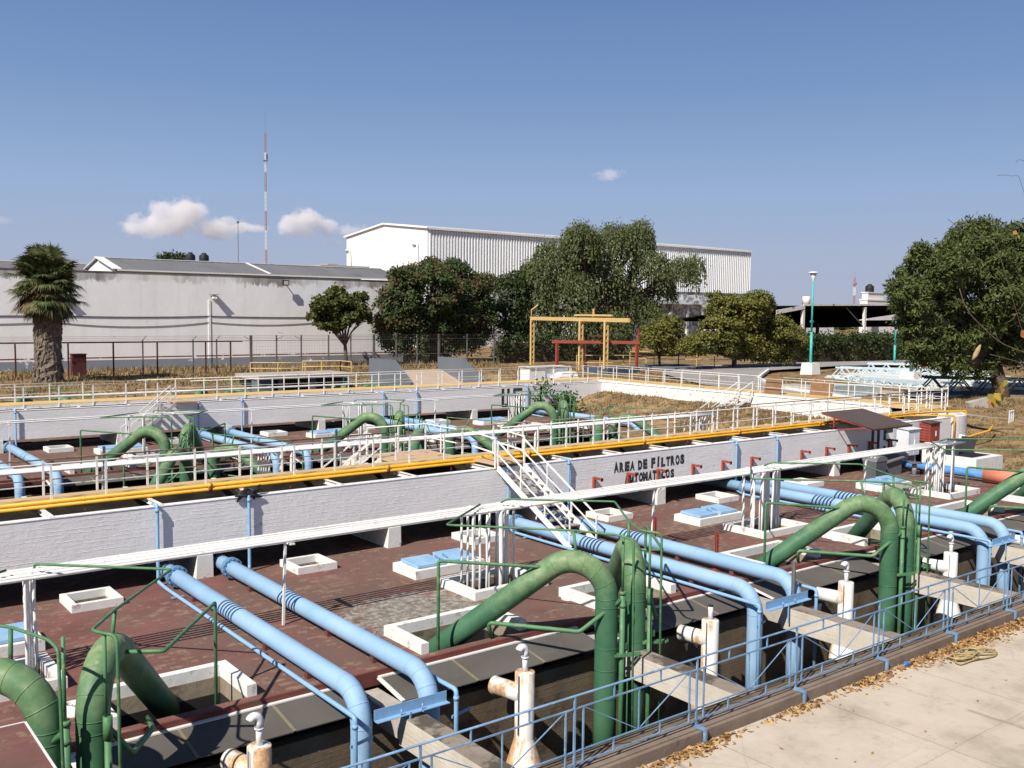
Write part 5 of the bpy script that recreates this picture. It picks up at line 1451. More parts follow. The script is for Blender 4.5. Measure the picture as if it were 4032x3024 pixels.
# ------------------------------------------------------------------ white building behind the fence
t = thing('white_building', 'long white plastered building with grey dado and low grey roofs', 'building', (30, 104, 1.3))
m = MB(); m.box(-40,62.5,102.0,102.4,1.0,11.22); m.box(62.1,62.5,102.4,135,1.0,11.2); obj('wall', m, M['plaster'], t)
m = MB(); m.box(-40,62.5,101.95,102.45,11.22,11.32); obj('coping', m, M['pit_wall'], t)
for x in (23.2, 38.4):
    m = MB(); m.box(x-.12,x+.12,101.93,102.0,1.0,8.6 if x > 30 else 9.0); obj('pilaster', m, M['plaster'], t)
def gable_roof(x0, x1, y0, y1, ze, zr, mat, gable=True):
    ym = (y0+y1)/2; m = MB()
    n = int((x1-x0)/0.9)
    m.hexa([(x0,y0,ze-.12),(x1,y0,ze-.12),(x1,ym,zr-.12),(x0,ym,zr-.12),(x0,y0,ze),(x1,y0,ze),(x1,ym,zr),(x0,ym,zr)])
    m.hexa([(x0,ym,zr-.12),(x1,ym,zr-.12),(x1,y1,ze-.12),(x0,y1,ze-.12),(x0,ym,zr),(x1,ym,zr),(x1,y1,ze),(x0,y1,ze)])
    for i in range(n+1):
        x = x0+(x1-x0)*i/n; m.bar((x,y0,ze+.02),(x,ym,zr+.02),0.10,0.05)
    r = obj('roof', m, mat, t)
    e = MB(); e.bar((x0,y0-.05,ze-.05),(x1,y0-.05,ze-.05),0.12,0.16); e.bar((x0,ym,zr+.06),(x1,ym,zr+.06),0.5,0.08)
    for x in (x0, ): e.bar((x,y0,ze+.05),(x,ym,zr+.07),0.9,0.08); e.bar((x,ym,zr+.07),(x,y1,ze+.05),0.5,0.08)
    obj('roof_trim', e, M['house_white'], r)
    if gable:
        g = MB(); g.prism([(y0,ze-.3),(y1,ze-.3),(ym,zr)],0,x0+.05,x0+.2); obj('gable_end', g, M['corr_white'], t)
gable_roof(29.2, 63.5, 102.6, 116.0, 11.55, 13.0, M['roof_grey'])
m = MB(); m.bar((45.6,102.6,11.66),(45.6,109.3,13.1),0.3,0.06); obj('roof_strip', m, M['house_white'], t)
m = MB(); m.hexa([(14,112,11.3),(30,112,11.3),(30,118,12.4),(14,118,12.4),(14,112,11.5),(30,112,11.5),(30,118,12.6),(14,118,12.6)]); obj('roof', m, M['roof_grey'], t)
m = MB(); m.bar((14,118,12.65),(33,118,12.7),0.5,0.12); obj('roof_trim', m, M['house_white'], t)
m = MB(); m.box(56.5,63.5,112,116,12.2,13.4); m.box(58,59.5,113,115,13.4,13.6); obj('roof_parapet', m, M['gunite'], t)
for (x, z), lab in (((23.6,8.6),'small white floodlight at the top of the pilaster right of the palm'), ((38.8,8.75),'white floodlight with bracket at the top of the second pilaster')):
    t = thing('floodlight', lab, 'lamp', (x, 101.6, z), 'floodlights on the white building')
    m = MB(); m.tube([(x,101.95,z-.1),(x,101.6,z+.1)],.05,6); obj('arm', m, M['grey_metal'], t)
    m = MB(); m.hexa([(x-.22,101.3,z),(x+.22,101.3,z),(x+.22,101.65,z+.1),(x-.22,101.65,z+.1),(x-.18,101.35,z+.35),(x+.18,101.35,z+.35),(x+.18,101.65,z+.4),(x-.18,101.65,z+.4)]); obj('housing', m, M['hub'], t)
    m = MB(); m.box(x-.4,x+.4,101.25,101.95,z+.42,z+.47); obj('hood', m, M['grey_metal'], t)
t = thing('floodlight', 'black square floodlight under the eave of the white building', 'lamp', (46.8, 101.5, 10.4), 'floodlights on the white building')
m = MB(); m.box(46.5,47.2,101.2,101.45,10.35,10.95); obj('housing', m, M['black'], t); m = MB(); m.box(46.6,47.1,101.18,101.2,10.45,10.85); obj('lens', m, M['glass_lamp'], t)
m = MB(); m.bar((46.85,101.45,10.6),(46.85,102.0,10.9),.08,.08); obj('bracket', m, M['black'], t)
def cable(lab, pts, r, sag):
    m = MB(); out = []
    for a, b in zip(pts[:-1], pts[1:]):
        for i in range(8):
            f = i/8; p = Vector(a).lerp(Vector(b), f); p.z -= sag*4*f*(1-f); out.append(p)
    out.append(Vector(pts[-1])); m.tube(out, r, 5)
    solo('power_cable', m, M['wire'], lab, 'cable', 'cables along the white building', pts[0])
cable('upper thick cable strung along the white building wall', [(-10,101.955,6.95),(23.2,101.955,6.85),(38.4,101.955,6.9),(56,101.955,6.95)], 0.045, 0.12)
cable('thin slack cable below the thick one on the white building wall', [(-10,101.955,6.6),(23.2,101.955,6.2),(38.4,101.955,6.25),(54,101.955,6.6)], 0.03, 0.45)
# water tanks and treetops behind the roofs
def roof_tank(lab, x, y, z, h, r):
    m = MB(); m.lathe((x,y,z),[(0,0),(r,0),(r,h*.2),(r*.97,h*.22),(r,h*.25),(r,h*.62),(r*.97,h*.64),(r,h*.66),(r*.95,h*.72),(r*.45,h*.92),(r*.42,h),(0,h)],16); solo('water_tank', m, M['black'], lab, 'water tank', 'black rooftop water tanks', (x,y,z))
m = MB(); m.box(42,50,124,131,1,13.6); solo('flat_building', m, M['house_white'], 'white flat roofed block behind the grey roof, carrying two water tanks', 'building', None, (46,127,1))
roof_tank('left one of two black water tanks above the long grey roof', 44.6, 124.9, 13.6, 1.35, 0.62); roof_tank('right one of two black water tanks above the long grey roof', 46.4, 124.9, 13.6, 1.35, 0.62)

# ------------------------------------------------------------------ big white warehouse
t = thing('warehouse', 'huge white sheet metal warehouse with ribbed long wall and plain bright gable end', 'building', (133, 155, 1))
X0, X1, Y0, Y1 = 90.55, 175.9, 140.0, 168.5
m = MB(); ze = 21.7; zr = 23.3; zl = 12.4
def wp(y): return ze+(zr-ze)*(1-abs(y-(Y0+Y1)/2)/((Y1-Y0)/2))
m.add([(X0,Y0,1),(X0,Y1,1),(X0,Y1,ze),(X0,(Y0+Y1)/2,zr),(X0,Y0,ze)],[(0,1,2,3,4)]); m.add([(X1,Y0,1),(X1,Y1,1),(X1,Y1,ze),(X1,(Y0+Y1)/2,zr),(X1,Y0,ze)],[(4,3,2,1,0)])
m.quad((X0,Y1,1),(X1,Y1,1),(X1,Y1,ze),(X0,Y1,ze)); obj('gable_wall', m, M['corr_white'], t)
m = MB(); x = X0; w = 0.62
prof = []
while x < X1:
    prof += [(x,Y0),(x+w*.55,Y0),(x+w*.62,Y0-.22),(x+w*.93,Y0-.22)]; x += w
vs = []; fs = []
for i, (px_, py_) in enumerate(prof):
    vs += [(px_,py_,zl),(px_,py_,ze)]
    if i: fs.append((2*i-2,2*i,2*i+1,2*i-1))
m.add(vs, fs); obj('ribbed_wall', m, M['corr_white'], t)
m = MB(); m.box(X0+.02,X1-.02,Y0+.05,Y0+.6,1,zl); obj('base_wall', m, M['stained_block'], t)
m = MB(); m.hexa([(X0-.4,Y0-.5,ze),(X1+.3,Y0-.5,ze),(X1+.3,(Y0+Y1)/2,zr),(X0-.4,(Y0+Y1)/2,zr),(X0-.4,Y0-.5,ze+.3),(X1+.3,Y0-.5,ze+.3),(X1+.3,(Y0+Y1)/2,zr+.3),(X0-.4,(Y0+Y1)/2,zr+.3)])
m.hexa([(X0-.4,(Y0+Y1)/2,zr),(X1+.3,(Y0+Y1)/2,zr),(X1+.3,Y1+.5,ze),(X0-.4,Y1+.5,ze),(X0-.4,(Y0+Y1)/2,zr+.3),(X1+.3,(Y0+Y1)/2,zr+.3),(X1+.3,Y1+.5,ze+.3),(X0-.4,Y1+.5,ze+.3)])
obj('roof', m, M['corr_white'], t)
m = MB(); m.bar((X0,Y0-.4,ze+.02),(X1,Y0-.4,ze+.02),.25,.3); obj('gutter', m, M['house_white'], t)
for y in (142.5, 166.5):
    m = MB(); m.tube([(X0-.1,y+1.8,19.0),(X0-.35,y+1.6,19.3),(X0-.35,y+.2,19.3),(X0-.35,y,17),(X0-.35,y,2)],0.16,6); obj('downpipe', m, M['corr_white'], t)
m = MB(); m.box(120,150,128,131,9.6,10.4); m.box(138,138.5,128.5,129,1,9.6); m.box(143,143.5,128.5,129,1,9.6); m.box(120,150,131,139,1,11.5); solo('loading_annex', m, M['stained_block'], 'soot stained low annex with a white canopy edge below the warehouse wall', 'building', None, (135,133,1))

# ------------------------------------------------------------------ masts
def mast(lab, x, y, z0, z1, w, seg, cat='mast'):
    t = thing('lattice_mast', lab, cat, (x,y,z0), 'masts on the skyline')
    cols = [M['mast_red'], M['mast_white']]
    n = seg; h = (z1-z0)/n
    for i in range(n):
        m = MB(); a = z0+h*i; b = a+h
        c = [(x+w*math.cos(q), y+w*math.sin(q)) for q in (0.3, 2.4, 4.5)]
        for q in c: m.bar((*q,a),(*q,b),w*.28,w*.28)
        k = 5
        for j in range(k):
            for u in range(3): m.bar((*c[u],a+h*j/k),(*c[(u+1)%3],a+h*(j+1)/k),w*.16,w*.16)
        obj('mast_section', m, cols[i % 2], t)
    m = MB(); m.bar((x,y,z1),(x,y,z1+(z1-z0)*.12),w*.12,w*.12)
    obj('top_rod', m, M['grey_metal'], t)
    m = MB(); m.box(x-w*2.2,x+w*2.2,y-w,y+w,z1-(z1-z0)*.16,z1-(z1-z0)*.155); m.box(x+w*1.2,x+w*2.2,y-w*.6,y+w*.6,z1-(z1-z0)*.15,z1-(z1-z0)*.12); obj('antenna_bracket', m, M['grey_metal'], t)
M['mast_red'] = paint('red_mast_paint', (0.38,0.19,0.16), 0.1, 1, None, 0, 1, 0.7, 0)
M['mast_white'] = paint('white_mast_paint', (0.68,0.68,0.68), 0.1, 1, None, 0, 1, 0.7, 0)
mast('tall slender red and white lattice mast behind the long grey roof', 61.6, 140, 8, 34.2, 0.15, 9)
mast('tiny red and white antenna mast on the horizon at the right', 232.5, 150, 6, 18.0, 0.30, 5)
m = MB(); m.tube([(81.7,200,5),(81.7,200,24)],0.09,6); m.tube([(81.7,200,22.4),(81.7,200,26.2)],0.06,6); m.box(81.5,81.9,199.8,200.2,26.0,26.4); solo('radio_pole', m, M['grey_metal'], 'thin grey radio pole left of the tall mast', 'pole', None, (81.7,200,5))
# ------------------------------------------------------------------ helper: a point on a known upright plane, from a sight line
CP = Vector((0, 0, CAM_H))
def sight(dx, dy):
    """direction of the sight line through a point of the 2212 px wide photo"""
    c = Vector(((dx-1106.0)/2101.0, -(dy-829.5)/2101.0, -1.0))
    return Vector((EX.dot(c), EY.dot(c), EZ.dot(c)))
def at_y(dx, dy, y):
    d = sight(dx, dy); return CP + d*(y/d.y)
def at_depth(dx, dy, dep): return CP + sight(dx, dy)*dep

# ------------------------------------------------------------------ lamps
def lamp(lab, x, y, z0, z1, mat, head=True, plinth=True):
    t = thing('street_lamp', lab, 'street lamp', (x,y,z0), 'lamp posts along the road')
    m = MB(); m.tube([(x,y,z0),(x,y,z0+(z1-z0)*.45)],0.14,10); m.tube([(x,y,z0+(z1-z0)*.45),(x,y,z1)],0.10,10); m.box(x-.25,x+.25,y-.05,y+.05,z0+(z1-z0)*.55,z0+(z1-z0)*.57); obj('pole', m, mat, t)
    if plinth: m = MB(); m.hexa([(x-.75,y-.75,z0-.2),(x+.75,y-.75,z0-.2),(x+.75,y+.75,z0-.2),(x-.75,y+.75,z0-.2),(x-.62,y-.62,z0+1.25),(x+.62,y-.62,z0+1.25),(x+.62,y+.62,z0+1.25),(x-.62,y+.62,z0+1.25)]); obj('plinth', m, M['white_curb'], t)
    if head:
        m = MB(); m.lathe((x,y,z1),[(.09,-.2),(.16,0),(.2,.12),(.34,.6),(0,.62)],14); obj('lamp_head', m, M['hub'], t)
        m = MB(); m.lathe((x,y,z1),[(0,.60),(.52,.61),(.54,.68),(.3,.76),(0,.78)],14); obj('cap', m, M['hub'], t)
lamp('aqua street lamp with white plinth and round head beside the road', 85.6, 60.0, 1.5, 11.3, M['aqua'])
lamp('aqua lamp post half hidden by the left side of the big mango tree', 112.8, 66.8, 1.3, 7.5, M['aqua'], False, False)
lamp('dark green lamp post rising into the shade of the mango tree', 78.7, 45.0, 1.6, 7.5, M['dark_green'], False, True)

# ------------------------------------------------------------------ trees
def clumps(blobs, nclump, per, leaf, cr, seed, aspect=0.5, shell=(0.72, 1.03), droop=0.0, under=-0.55, flat=0.3):
    """leaf quads gathered in clumps over the outer shell of several blobs"""
    rs = np.random.RandomState(seed)
    B = np.array(blobs, dtype=float)
    area = (B[:,3]**2); pr = area/area.sum()
    idx = rs.choice(len(B), size=nclump, p=pr)
    d = rs.normal(size=(nclump,3)); d /= np.linalg.norm(d, axis=1, keepdims=True)
    low = d[:,2] < under; d[low,2] *= -0.6; d /= np.linalg.norm(d, axis=1, keepdims=True)
    rad = rs.uniform(shell[0], shell[1], size=(nclump,1))
    cen = B[idx,:3] + d*rad*B[idx,3:4]*np.array([1,1,1.0])*np.stack([np.ones(nclump), np.ones(nclump), B[idx,4]],1)
    # drop clumps buried deep inside another blob
    keep = np.ones(nclump, bool)
    for k in range(len(B)):
        q = (cen - B[k,:3]); q[:,2] /= B[k,4]
        keep &= ~((np.linalg.norm(q, axis=1) < 0.58*B[k,3]))
    cen = cen[keep]; d = d[keep]
    n = len(cen)*per
    base = np.repeat(cen, per, axis=0); dd = np.repeat(d, per, axis=0)
    off = rs.normal(size=(n,3))*cr*0.55
    p = base + off
    s = rs.uniform(0.6, 1.25, size=(n,1))*leaf
    ax = dd*0.5 + rs.normal(size=(n,3))*0.75; ax[:,2] -= droop
    ax /= np.linalg.norm(ax, axis=1, keepdims=True)
    nr = dd*1.3 + np.array([0,0,flat+0.25]) + rs.normal(size=(n,3))*0.5
    sd = np.cross(ax, nr); sd /= np.linalg.norm(sd, axis=1, keepdims=True)
    a = ax*s*0.5; b = sd*s*0.5*aspect
    vs = np.stack([p-a, p+b, p+a, p-b], axis=1).reshape(-1,3)
    return vs, np.arange(4*n).reshape(n,4)
def join(*gs):
    vs = []; fs = []; o = 0
    for v, f in gs: vs.append(v); fs.append(f+o); o += len(v)
    return np.concatenate(vs), np.concatenate(fs)
def lobes(blobs, k, f, sq, seed):
    """break each big lobe of a crown into smaller layered tufts standing on its shell"""
    rs = np.random.RandomState(seed); out = []
    for (x, y, z, r, s) in blobs:
        for _ in range(k):
            d = rs.normal(size=3); d /= np.linalg.norm(d)
            if d[2] < -0.5: d[2] *= -1
            q = r*rs.uniform(0.62, 0.95); rr = r*f*rs.uniform(0.7, 1.3)
            out.append((x+d[0]*q, y+d[1]*q, z+d[2]*q*s, rr, sq))
    return out
def curtains(blobs, nst, leaf, seed, lo=0.8, hi=2.6, step=0.22):
    """hanging strands of narrow leaflets"""
    rs = np.random.RandomState(seed); B = np.array(blobs, float)
    pr = B[:,3]**2; pr /= pr.sum(); P = []; A = []
    for _ in range(nst):
        k = rs.choice(len(B), p=pr); d = rs.normal(size=3); d /= np.linalg.norm(d)
        if d[2] < -0.35: d[2] = abs(d[2])
        c = B[k,:3] + d*B[k,3]*rs.uniform(0.78,1.0)*np.array([1,1,B[k,4]])
        q = B[:,:3]-c; 
        if np.any(np.linalg.norm(q*np.array([1,1,1/0.9]), axis=1) < 0.6*B[:,3]): continue
        out = np.array([d[0],d[1],0.0]); L = rs.uniform(lo, hi); t = 0.0
        while t < L:
            f = t/L
            pos = c + out*(0.5*f*(1-f*0.4)) + np.array([0,0,-t + 0.25*(1-f)]) + rs.normal(size=3)*0.07
            P.append(pos); A.append(np.array([out[0]*0.5,out[1]*0.5,-1.0]) + rs.normal(size=3)*0.45); t += step
    P = np.array(P); A = np.array(A); A /= np.linalg.norm(A, axis=1, keepdims=True)
    n = len(P); sd = np.cross(A, rs.normal(size=(n,3))); sd /= np.linalg.norm(sd, axis=1, keepdims=True)
    s = rs.uniform(0.7,1.3,size=(n,1))*leaf
    vs = np.stack([P, P+A*s*.5+sd*s*.22, P+A*s, P+A*s*.5-sd*s*.22], 1).reshape(-1,3)
    return vs, np.arange(4*n).reshape(n,4)
def tree(name, lab, base, blobs, crown, leafmat, tr, cat='tree', group=None, extra=None, fork=None):
    t = thing(name, lab, cat, base, group)
    m = MB(); b = Vector(base); rs = random.Random(int(base[0]*10))
    top = fork or Vector((b.x, b.y, b.z + 0.35*(max(q[2] for q in blobs)-b.z)))
    m.tube([b+Vector((0,0,-.4)), b.lerp(top,.4)+Vector((tr*.4,0,0)), top], [tr*1.35, tr, tr*0.8], 10)
    for q in blobs:
        c = Vector(q[:3]); mid = top.lerp(c,.5)+Vector((rs.uniform(-.4,.4),rs.uniform(-.4,.4),-.2*q[3]*.3))
        e = c + Vector((rs.uniform(-.3,.3),rs.uniform(-.3,.3),.35))*q[3]
        m.tube([top-Vector((0,0,.2)), mid, c, e], [tr*.6, tr*.4, tr*.22, tr*.05], 7)
        for _ in range(3):
            e2 = c + Vector((rs.uniform(-1,1),rs.uniform(-1,1),rs.uniform(-.4,.9))).normalized()*q[3]*.85
            m.tube([mid, c.lerp(e2,.5), e2], [tr*.25, tr*.14, tr*.04], 5)
    obj('trunk', m, M['bark'], t)
    obj('crown', crown, M[leafmat], t)
    if extra: obj(extra[0], extra[1], M[extra[2]], t)
    return t
def blobs_px(y, items, sq=0.9, seed=1, dep=0.5):
    """blob centres from the outline of the tree; radii in metres at the tree's own distance, staggered in depth"""
    rs = random.Random(seed); out = []
    for (dx, dy, r) in items:
        p = at_y(dx, dy, y); dist = (p-CP).dot(-Vector((EX.z, EY.z, EZ.z)))
        rr = r*dist/2101.0
        p += Vector((0.61,0.79,0))*rr*dep*rs.uniform(-1,1)
        out.append((p.x, p.y, p.z, rr, sq))
    return out
bl_ = blobs_px(97, [(735,672,40),(705,680,28),(770,675,28),(690,660,20),(730,650,26),(775,655,20),(715,705,26),(752,700,28),(785,690,18)], 0.9, 2)
tree('broadleaf_tree', 'small round broad-leaved tree in front of the white building', (51.9,97,1.4), bl_, clumps(lobes(bl_, 8, 0.45, 0.75, 64), 1200, 8, 0.42, 0.35, 5, 0.8, (0.7,1.08), 0.2, -0.2), 'leaf_small', 0.22, 'tree', 'trees beyond the fence')
bl_ = blobs_px(98.5, [(940,630,62),(890,620,46),(860,660,40),(985,600,36),(1010,640,46),(1040,620,30),(870,600,26),(930,590,34),(850,745,26),(900,745,34),(955,750,34),(1005,740,34),(1035,725,26),(1000,690,44),(900,695,46),(850,700,34),(950,705,48),(830,712,22),(1035,680,32),(982,585,22)], 0.9, 3)
tree('broadleaf_tree', 'dense dark tree with reddish brown shoots in front of the warehouse', (64.5,98.5,1.4), bl_, join(clumps(lobes(bl_, 12, 0.42, 0.7, 62), 4800, 9, 0.42, 0.42, 6, 0.5, (0.7,1.08), 0.25, -0.2), clumps(bl_, 2600, 9, 0.42, 0.5, 72, 0.5, (0.6,0.95), 0.3, -0.9)), 'leaf_red', 0.4, 'tree', 'trees beyond the fence')
bl_ = blobs_px(101, [(1105,640,45),(1090,690,40),(1125,610,26),(1110,715,36)], 1.0, 4)
tree('broadleaf_tree', 'dark narrow tree squeezed between the reddish tree and the weeping tree', (80,101,1.4), bl_, clumps(bl_, 700, 10, 0.5, 0.6, 7, 0.45), 'leaf_hedge', 0.3, 'tree', 'trees beyond the fence')
bl_ = blobs_px(99, [(1255,535,52),(1330,535,56),(1375,525,44),(1195,560,46),(1160,600,44),(1290,600,70),(1400,585,46),(1225,640,62),(1340,660,64),(1160,660,46),(1430,625,34),(1470,590,36),(1500,575,24),(1240,705,56),(1310,715,56),(1170,710,36),(1250,510,30),(1385,500,24),(1395,680,36)], 1.0, 5, 0.7)
tree('weeping_tree', 'large weeping feathery pepper tree behind the yellow hoist', (91,99,1.4), bl_, clumps(bl_, 4200, 9, 0.42, 0.7, 8, 0.30, (0.6,0.98), 0.9), 'leaf_pepper', 0.5, 'tree', 'trees beyond the fence', ('hanging_foliage', curtains(bl_, 3600, 0.5, 9, 0.9, 3.3, 0.28), 'leaf_pepper'))
bl_ = blobs_px(69, [(1600,685,58),(1560,665,34),(1635,665,40),(1650,660,24),(1675,712,38),(1705,742,32),(1555,715,44),(1520,745,32),(1690,768,28),(1620,745,50),(1490,750,24),(1715,720,20),(1650,760,36),(1570,748,30)], 0.8, 6)
tree('broadleaf_tree', 'spreading olive yellow tree with forked dark trunk beside the road', (84.3,69,1.5), bl_, join(clumps(lobes(bl_, 12, 0.40, 0.6, 63), 4200, 9, 0.30, 0.32, 10, 0.65, (0.7,1.08), 0.2, -0.2), clumps(bl_, 1800, 9, 0.32, 0.4, 73, 0.65, (0.6,0.92), 0.2, -0.9)), 'leaf_olive', 0.26, 'tree', None, None, Vector((84.9,69.2,3.0)))
bl_ = blobs_px(74, [(1420,725,34),(1445,705,26),(1400,740,24),(1440,750,26),(1470,745,20)], 0.85, 7)
tree('broadleaf_tree', 'smaller olive yellow tree left of the spreading one, above the red frame end', (78,74,1.5), bl_, clumps(bl_, 800, 9, 0.32, 0.42, 11, 0.65), 'leaf_olive', 0.15)
bl_ = blobs_px(36, [(2095,560,70),(2150,535,58),(2040,580,60),(1990,610,52),(2210,560,80),(1960,655,46),(2020,670,70),(2110,650,90),(2200,680,90),(1975,705,40),(2000,745,44),(2065,745,50),(2150,745,60),(2235,760,60),(2100,500,30),(2000,775,34),(2060,790,34),(2115,795,30),(1975,750,34),(2030,730,40),(2100,720,50),(1945,625,28),(1985,560,30),(2300,600,90)], 0.95, 8, 0.5)
mango_bl = bl_
tree('broadleaf_tree', 'big dark green mango tree with dense crown at the right edge', (73.6,34.8,1.4), bl_, join(clumps(lobes(bl_, 16, 0.36, 0.62, 61), 8000, 10, 0.38, 0.30, 12, 0.32, (0.72,1.08), 0.55, -0.2), clumps(bl_, 3600, 10, 0.38, 0.4, 71, 0.34, (0.62,0.9), 0.55, -0.9)), 'leaf_mango', 0.55, 'tree', None, None, Vector((73.9,35.6,4.2)))
# palm
def palm():
    b = Vector((19.0, 86.5, 1.3))
    t = thing('palm_tree', 'stout fan palm with shaggy trunk and full crown at the left', 'palm', b)
    rs = random.Random(4); m = MB(); n = 22
    prof = [(1.22,-.2),(1.12,.6),(1.02,1.6),(0.98,2.8),(1.02,4.0),(1.08,5.0),(0.95,5.8),(0.7,7.2),(0.5,8.6)]
    vs = []; fs = []; zs = []
    for i in range(46):
        z = -.2+8.6*i/45
        for k in range(len(prof)-1):
            if prof[k][1] <= z <= prof[k+1][1]:
                f = (z-prof[k][1])/(prof[k+1][1]-prof[k][1]); r = prof[k][0]*(1-f)+prof[k+1][0]*f
        for j in range(n):
            a = 2*math.pi*j/n; q = r*(1+rs.uniform(-.10,.10)); vs.append((b.x+q*math.cos(a), b.y+q*math.sin(a), b.z+z))
        if i:
            for j in range(n):
                a = (i-1)*n+j; c = (i-1)*n+(j+1) % n; fs.append((a,c,c+n,a+n))
    m.add(vs, fs)
    for _ in range(420):
        z = rs.uniform(0.2,7.0); a = rs.uniform(0,6.28)
        for k in range(len(prof)-1):
            if prof[k][1] <= z <= prof[k+1][1]: r = prof[k][0]
        c = Vector((b.x+r*math.cos(a), b.y+r*math.sin(a), b.z+z)); o = Vector((math.cos(a),math.sin(a),0)); s_ = Vector((-math.sin(a),math.cos(a),0))*rs.uniform(.06,.13)
        m.add([c-s_+o*.02, c+s_+o*.02, c+o*rs.uniform(.06,.2)+Vector((0,0,-rs.uniform(.3,.6)))], [(0,1,2)])
    obj('trunk', m, M['palm_bark'], t)
    hub = b + Vector((0,0,8.2)); live = MB(); dead = MB()
    def fan(mb, el, az, pet, rad, nb, spread):
        o = Vector((math.cos(az)*math.cos(el), math.sin(az)*math.cos(el), math.sin(el)))
        h = hub + Vector((rs.uniform(-.4,.4), rs.uniform(-.4,.4), rs.uniform(-1.2,.7)))
        c = h + o*pet; side = o.cross(Vector((0,0,1)))
        if side.length < .1: side = Vector((1,0,0))
        side.normalize(); up = side.cross(o)
        mb.bar(h, c, .05, .04)
        for k in range(nb):
            f = (k/(nb-1)-.5)*spread
            d = (o*math.cos(f)+side*math.sin(f)).normalized(); L = rad*(0.72+.28*math.cos(f*.8))*rs.uniform(.85,1.05)
            w = (side*math.cos(f)-o*math.sin(f)).normalized()*.055*1.15
            mid = c + d*L*.6 + up*.10; tip = c + d*L + Vector((0,0,-1))*(.10+.25*rs.random())*L*.8
            mb.add([c, mid-w, tip, mid+w], [(0,1,2,3)])
    for k in range(120):
        el = rs.uniform(-.75, .9) if k % 4 else rs.uniform(.7,1.5); az = k*2.39996+rs.uniform(-.3,.3)
        fan(live, el, az, rs.uniform(1.1,1.9), rs.uniform(1.35,1.8), 26, rs.uniform(2.4,3.4))
    for k in range(64):
        fan(dead, rs.uniform(-1.25,-.45), k*2.39996+rs.uniform(-.3,.3), rs.uniform(.9,1.9), rs.uniform(1.1,1.5), 20, rs.uniform(1.4,2.6))
    obj('fronds', live, M['palm_leaf'], t); obj('dead_fronds', dead, M['palm_dead'], t)
palm()
# hedge and shrubs
def hedge(name, lab, x0, x1, y0, y1, z0, z1, n, leaf, mat, seed, cat='hedge'):
    rs = np.random.RandomState(seed)
    c = np.stack([rs.uniform(x0,x1,n), rs.uniform(y0,y1,n), z0+(z1-z0)*rs.uniform(0,1,n)**0.7],1); c[:,2] += 0.25*np.sin(c[:,0]*1.3)*(c[:,2]-z0)/(z1-z0)
    def fn(r, k): return np.repeat(c, 10, 0) + r.normal(size=(k,3))*0.28
    t = thing(name, lab, cat, ((x0+x1)/2,(y0+y1)/2,z0))
    m = MB(); m.box(x0+.4,x1-.4,y0+.5,y1-.3,z0,z1*.84); obj('branches', m, M['bark'], t)
    obj('foliage', leaf_quads(n*10, fn, leaf*.6, leaf*1.2, seed, 0.3, 0.6), M[mat], t)
hedge('hedge', 'long clipped dark green hedge along the far side of the road', 103, 150, 74.5, 77.5, 1.3, 5.0, 2600, 0.4, 'leaf_hedge', 21)
hedge('shrub', 'wild green shrub growing at the foot of the far trough right of U5', 46.4, 47.6, 53.2, 54.4, 0.1, 1.8, 60, 0.3, 'leaf_shrub', 22, 'shrub')
hedge('shrub', 'thin leafy sapling leaning over the rim of the far trough', 45.3, 46.3, 54.8, 55.6, 0.9, 2.5, 14, 0.3, 'leaf_shrub', 23, 'shrub')
# scrubby vines behind the fence under the trees
hedge('vine_thicket', 'dark tangled vine thicket on the fence behind the yellow hoist', 70.5, 92, 93.0, 94.5, 1.3, 4.6, 500, 0.4, 'leaf_hedge', 24, 'thicket')
t = thing('pickup_truck', 'pale green pickup truck parked in the shade behind the fence', 'truck', (75.5, 97, 1.5))
m = MB(); m.prism([(72.6,2.2),(74.9,2.2),(74.9,2.9),(77.2,2.9),(77.5,2.75),(78.8,2.6),(78.9,2.05),(72.6,2.05)],1,96.2,97.9); obj('body', m, M['aqua_pale'], t)
m = MB(); m.prism([(74.95,2.9),(75.2,3.6),(76.6,3.6),(77.2,2.9)],1,96.3,97.8); obj('cabin', m, M['aqua_pale'], t)
m = MB(); m.prism([(75.15,2.98),(75.35,3.5),(76.5,3.5),(77.0,2.98)],1,96.28,96.3); obj('window', m, M['black'], t)
for x in (73.6, 77.9):
    for y in (96.25, 97.75): m = MB(); m.tube([(x,y-.12,1.95),(x,y+.12,1.95)],0.42,16); obj('wheel', m, M['black'], t)

# ------------------------------------------------------------------ open shed and houses at the right
t = thing('open_shed', 'large open shed with dark roof underside on thin rusty columns behind the hedge', 'shed', (128, 92, 1.3))
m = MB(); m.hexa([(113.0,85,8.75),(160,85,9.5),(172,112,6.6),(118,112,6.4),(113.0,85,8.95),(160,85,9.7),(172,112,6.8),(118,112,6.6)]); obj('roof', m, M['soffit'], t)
m = MB(); m.bar((112.9,84.95,8.05),(119.3,84.95,8.85),.2,.55); obj('side_beam', m, M['rusty_white'], t)
m = MB(); m.bar((119.0,84.9,9.15),(160,84.9,9.75),.15,.28); obj('fascia', m, M['rusty_white'], t)
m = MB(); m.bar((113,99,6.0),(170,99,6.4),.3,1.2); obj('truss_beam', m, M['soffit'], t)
for x, dk in ((119.2,0),(134.8,0),(150,0),(124.5,1),(140,1)):
    m = MB(); y = 85.1 if not dk else 97; m.box(x-.22,x+.22,y-.2,y+.2,1.2,9.0 if not dk else 6.2); obj('column', m, M['rusty_white'] if not dk else M['black'], t)
m = MB(); m.bar((124.5,97,2.5),(131,97,6),.1,.1); m.bar((134.8,85.2,6),(130,85.2,8.9),.1,.1); obj('strut', m, M['house_grey'], t)
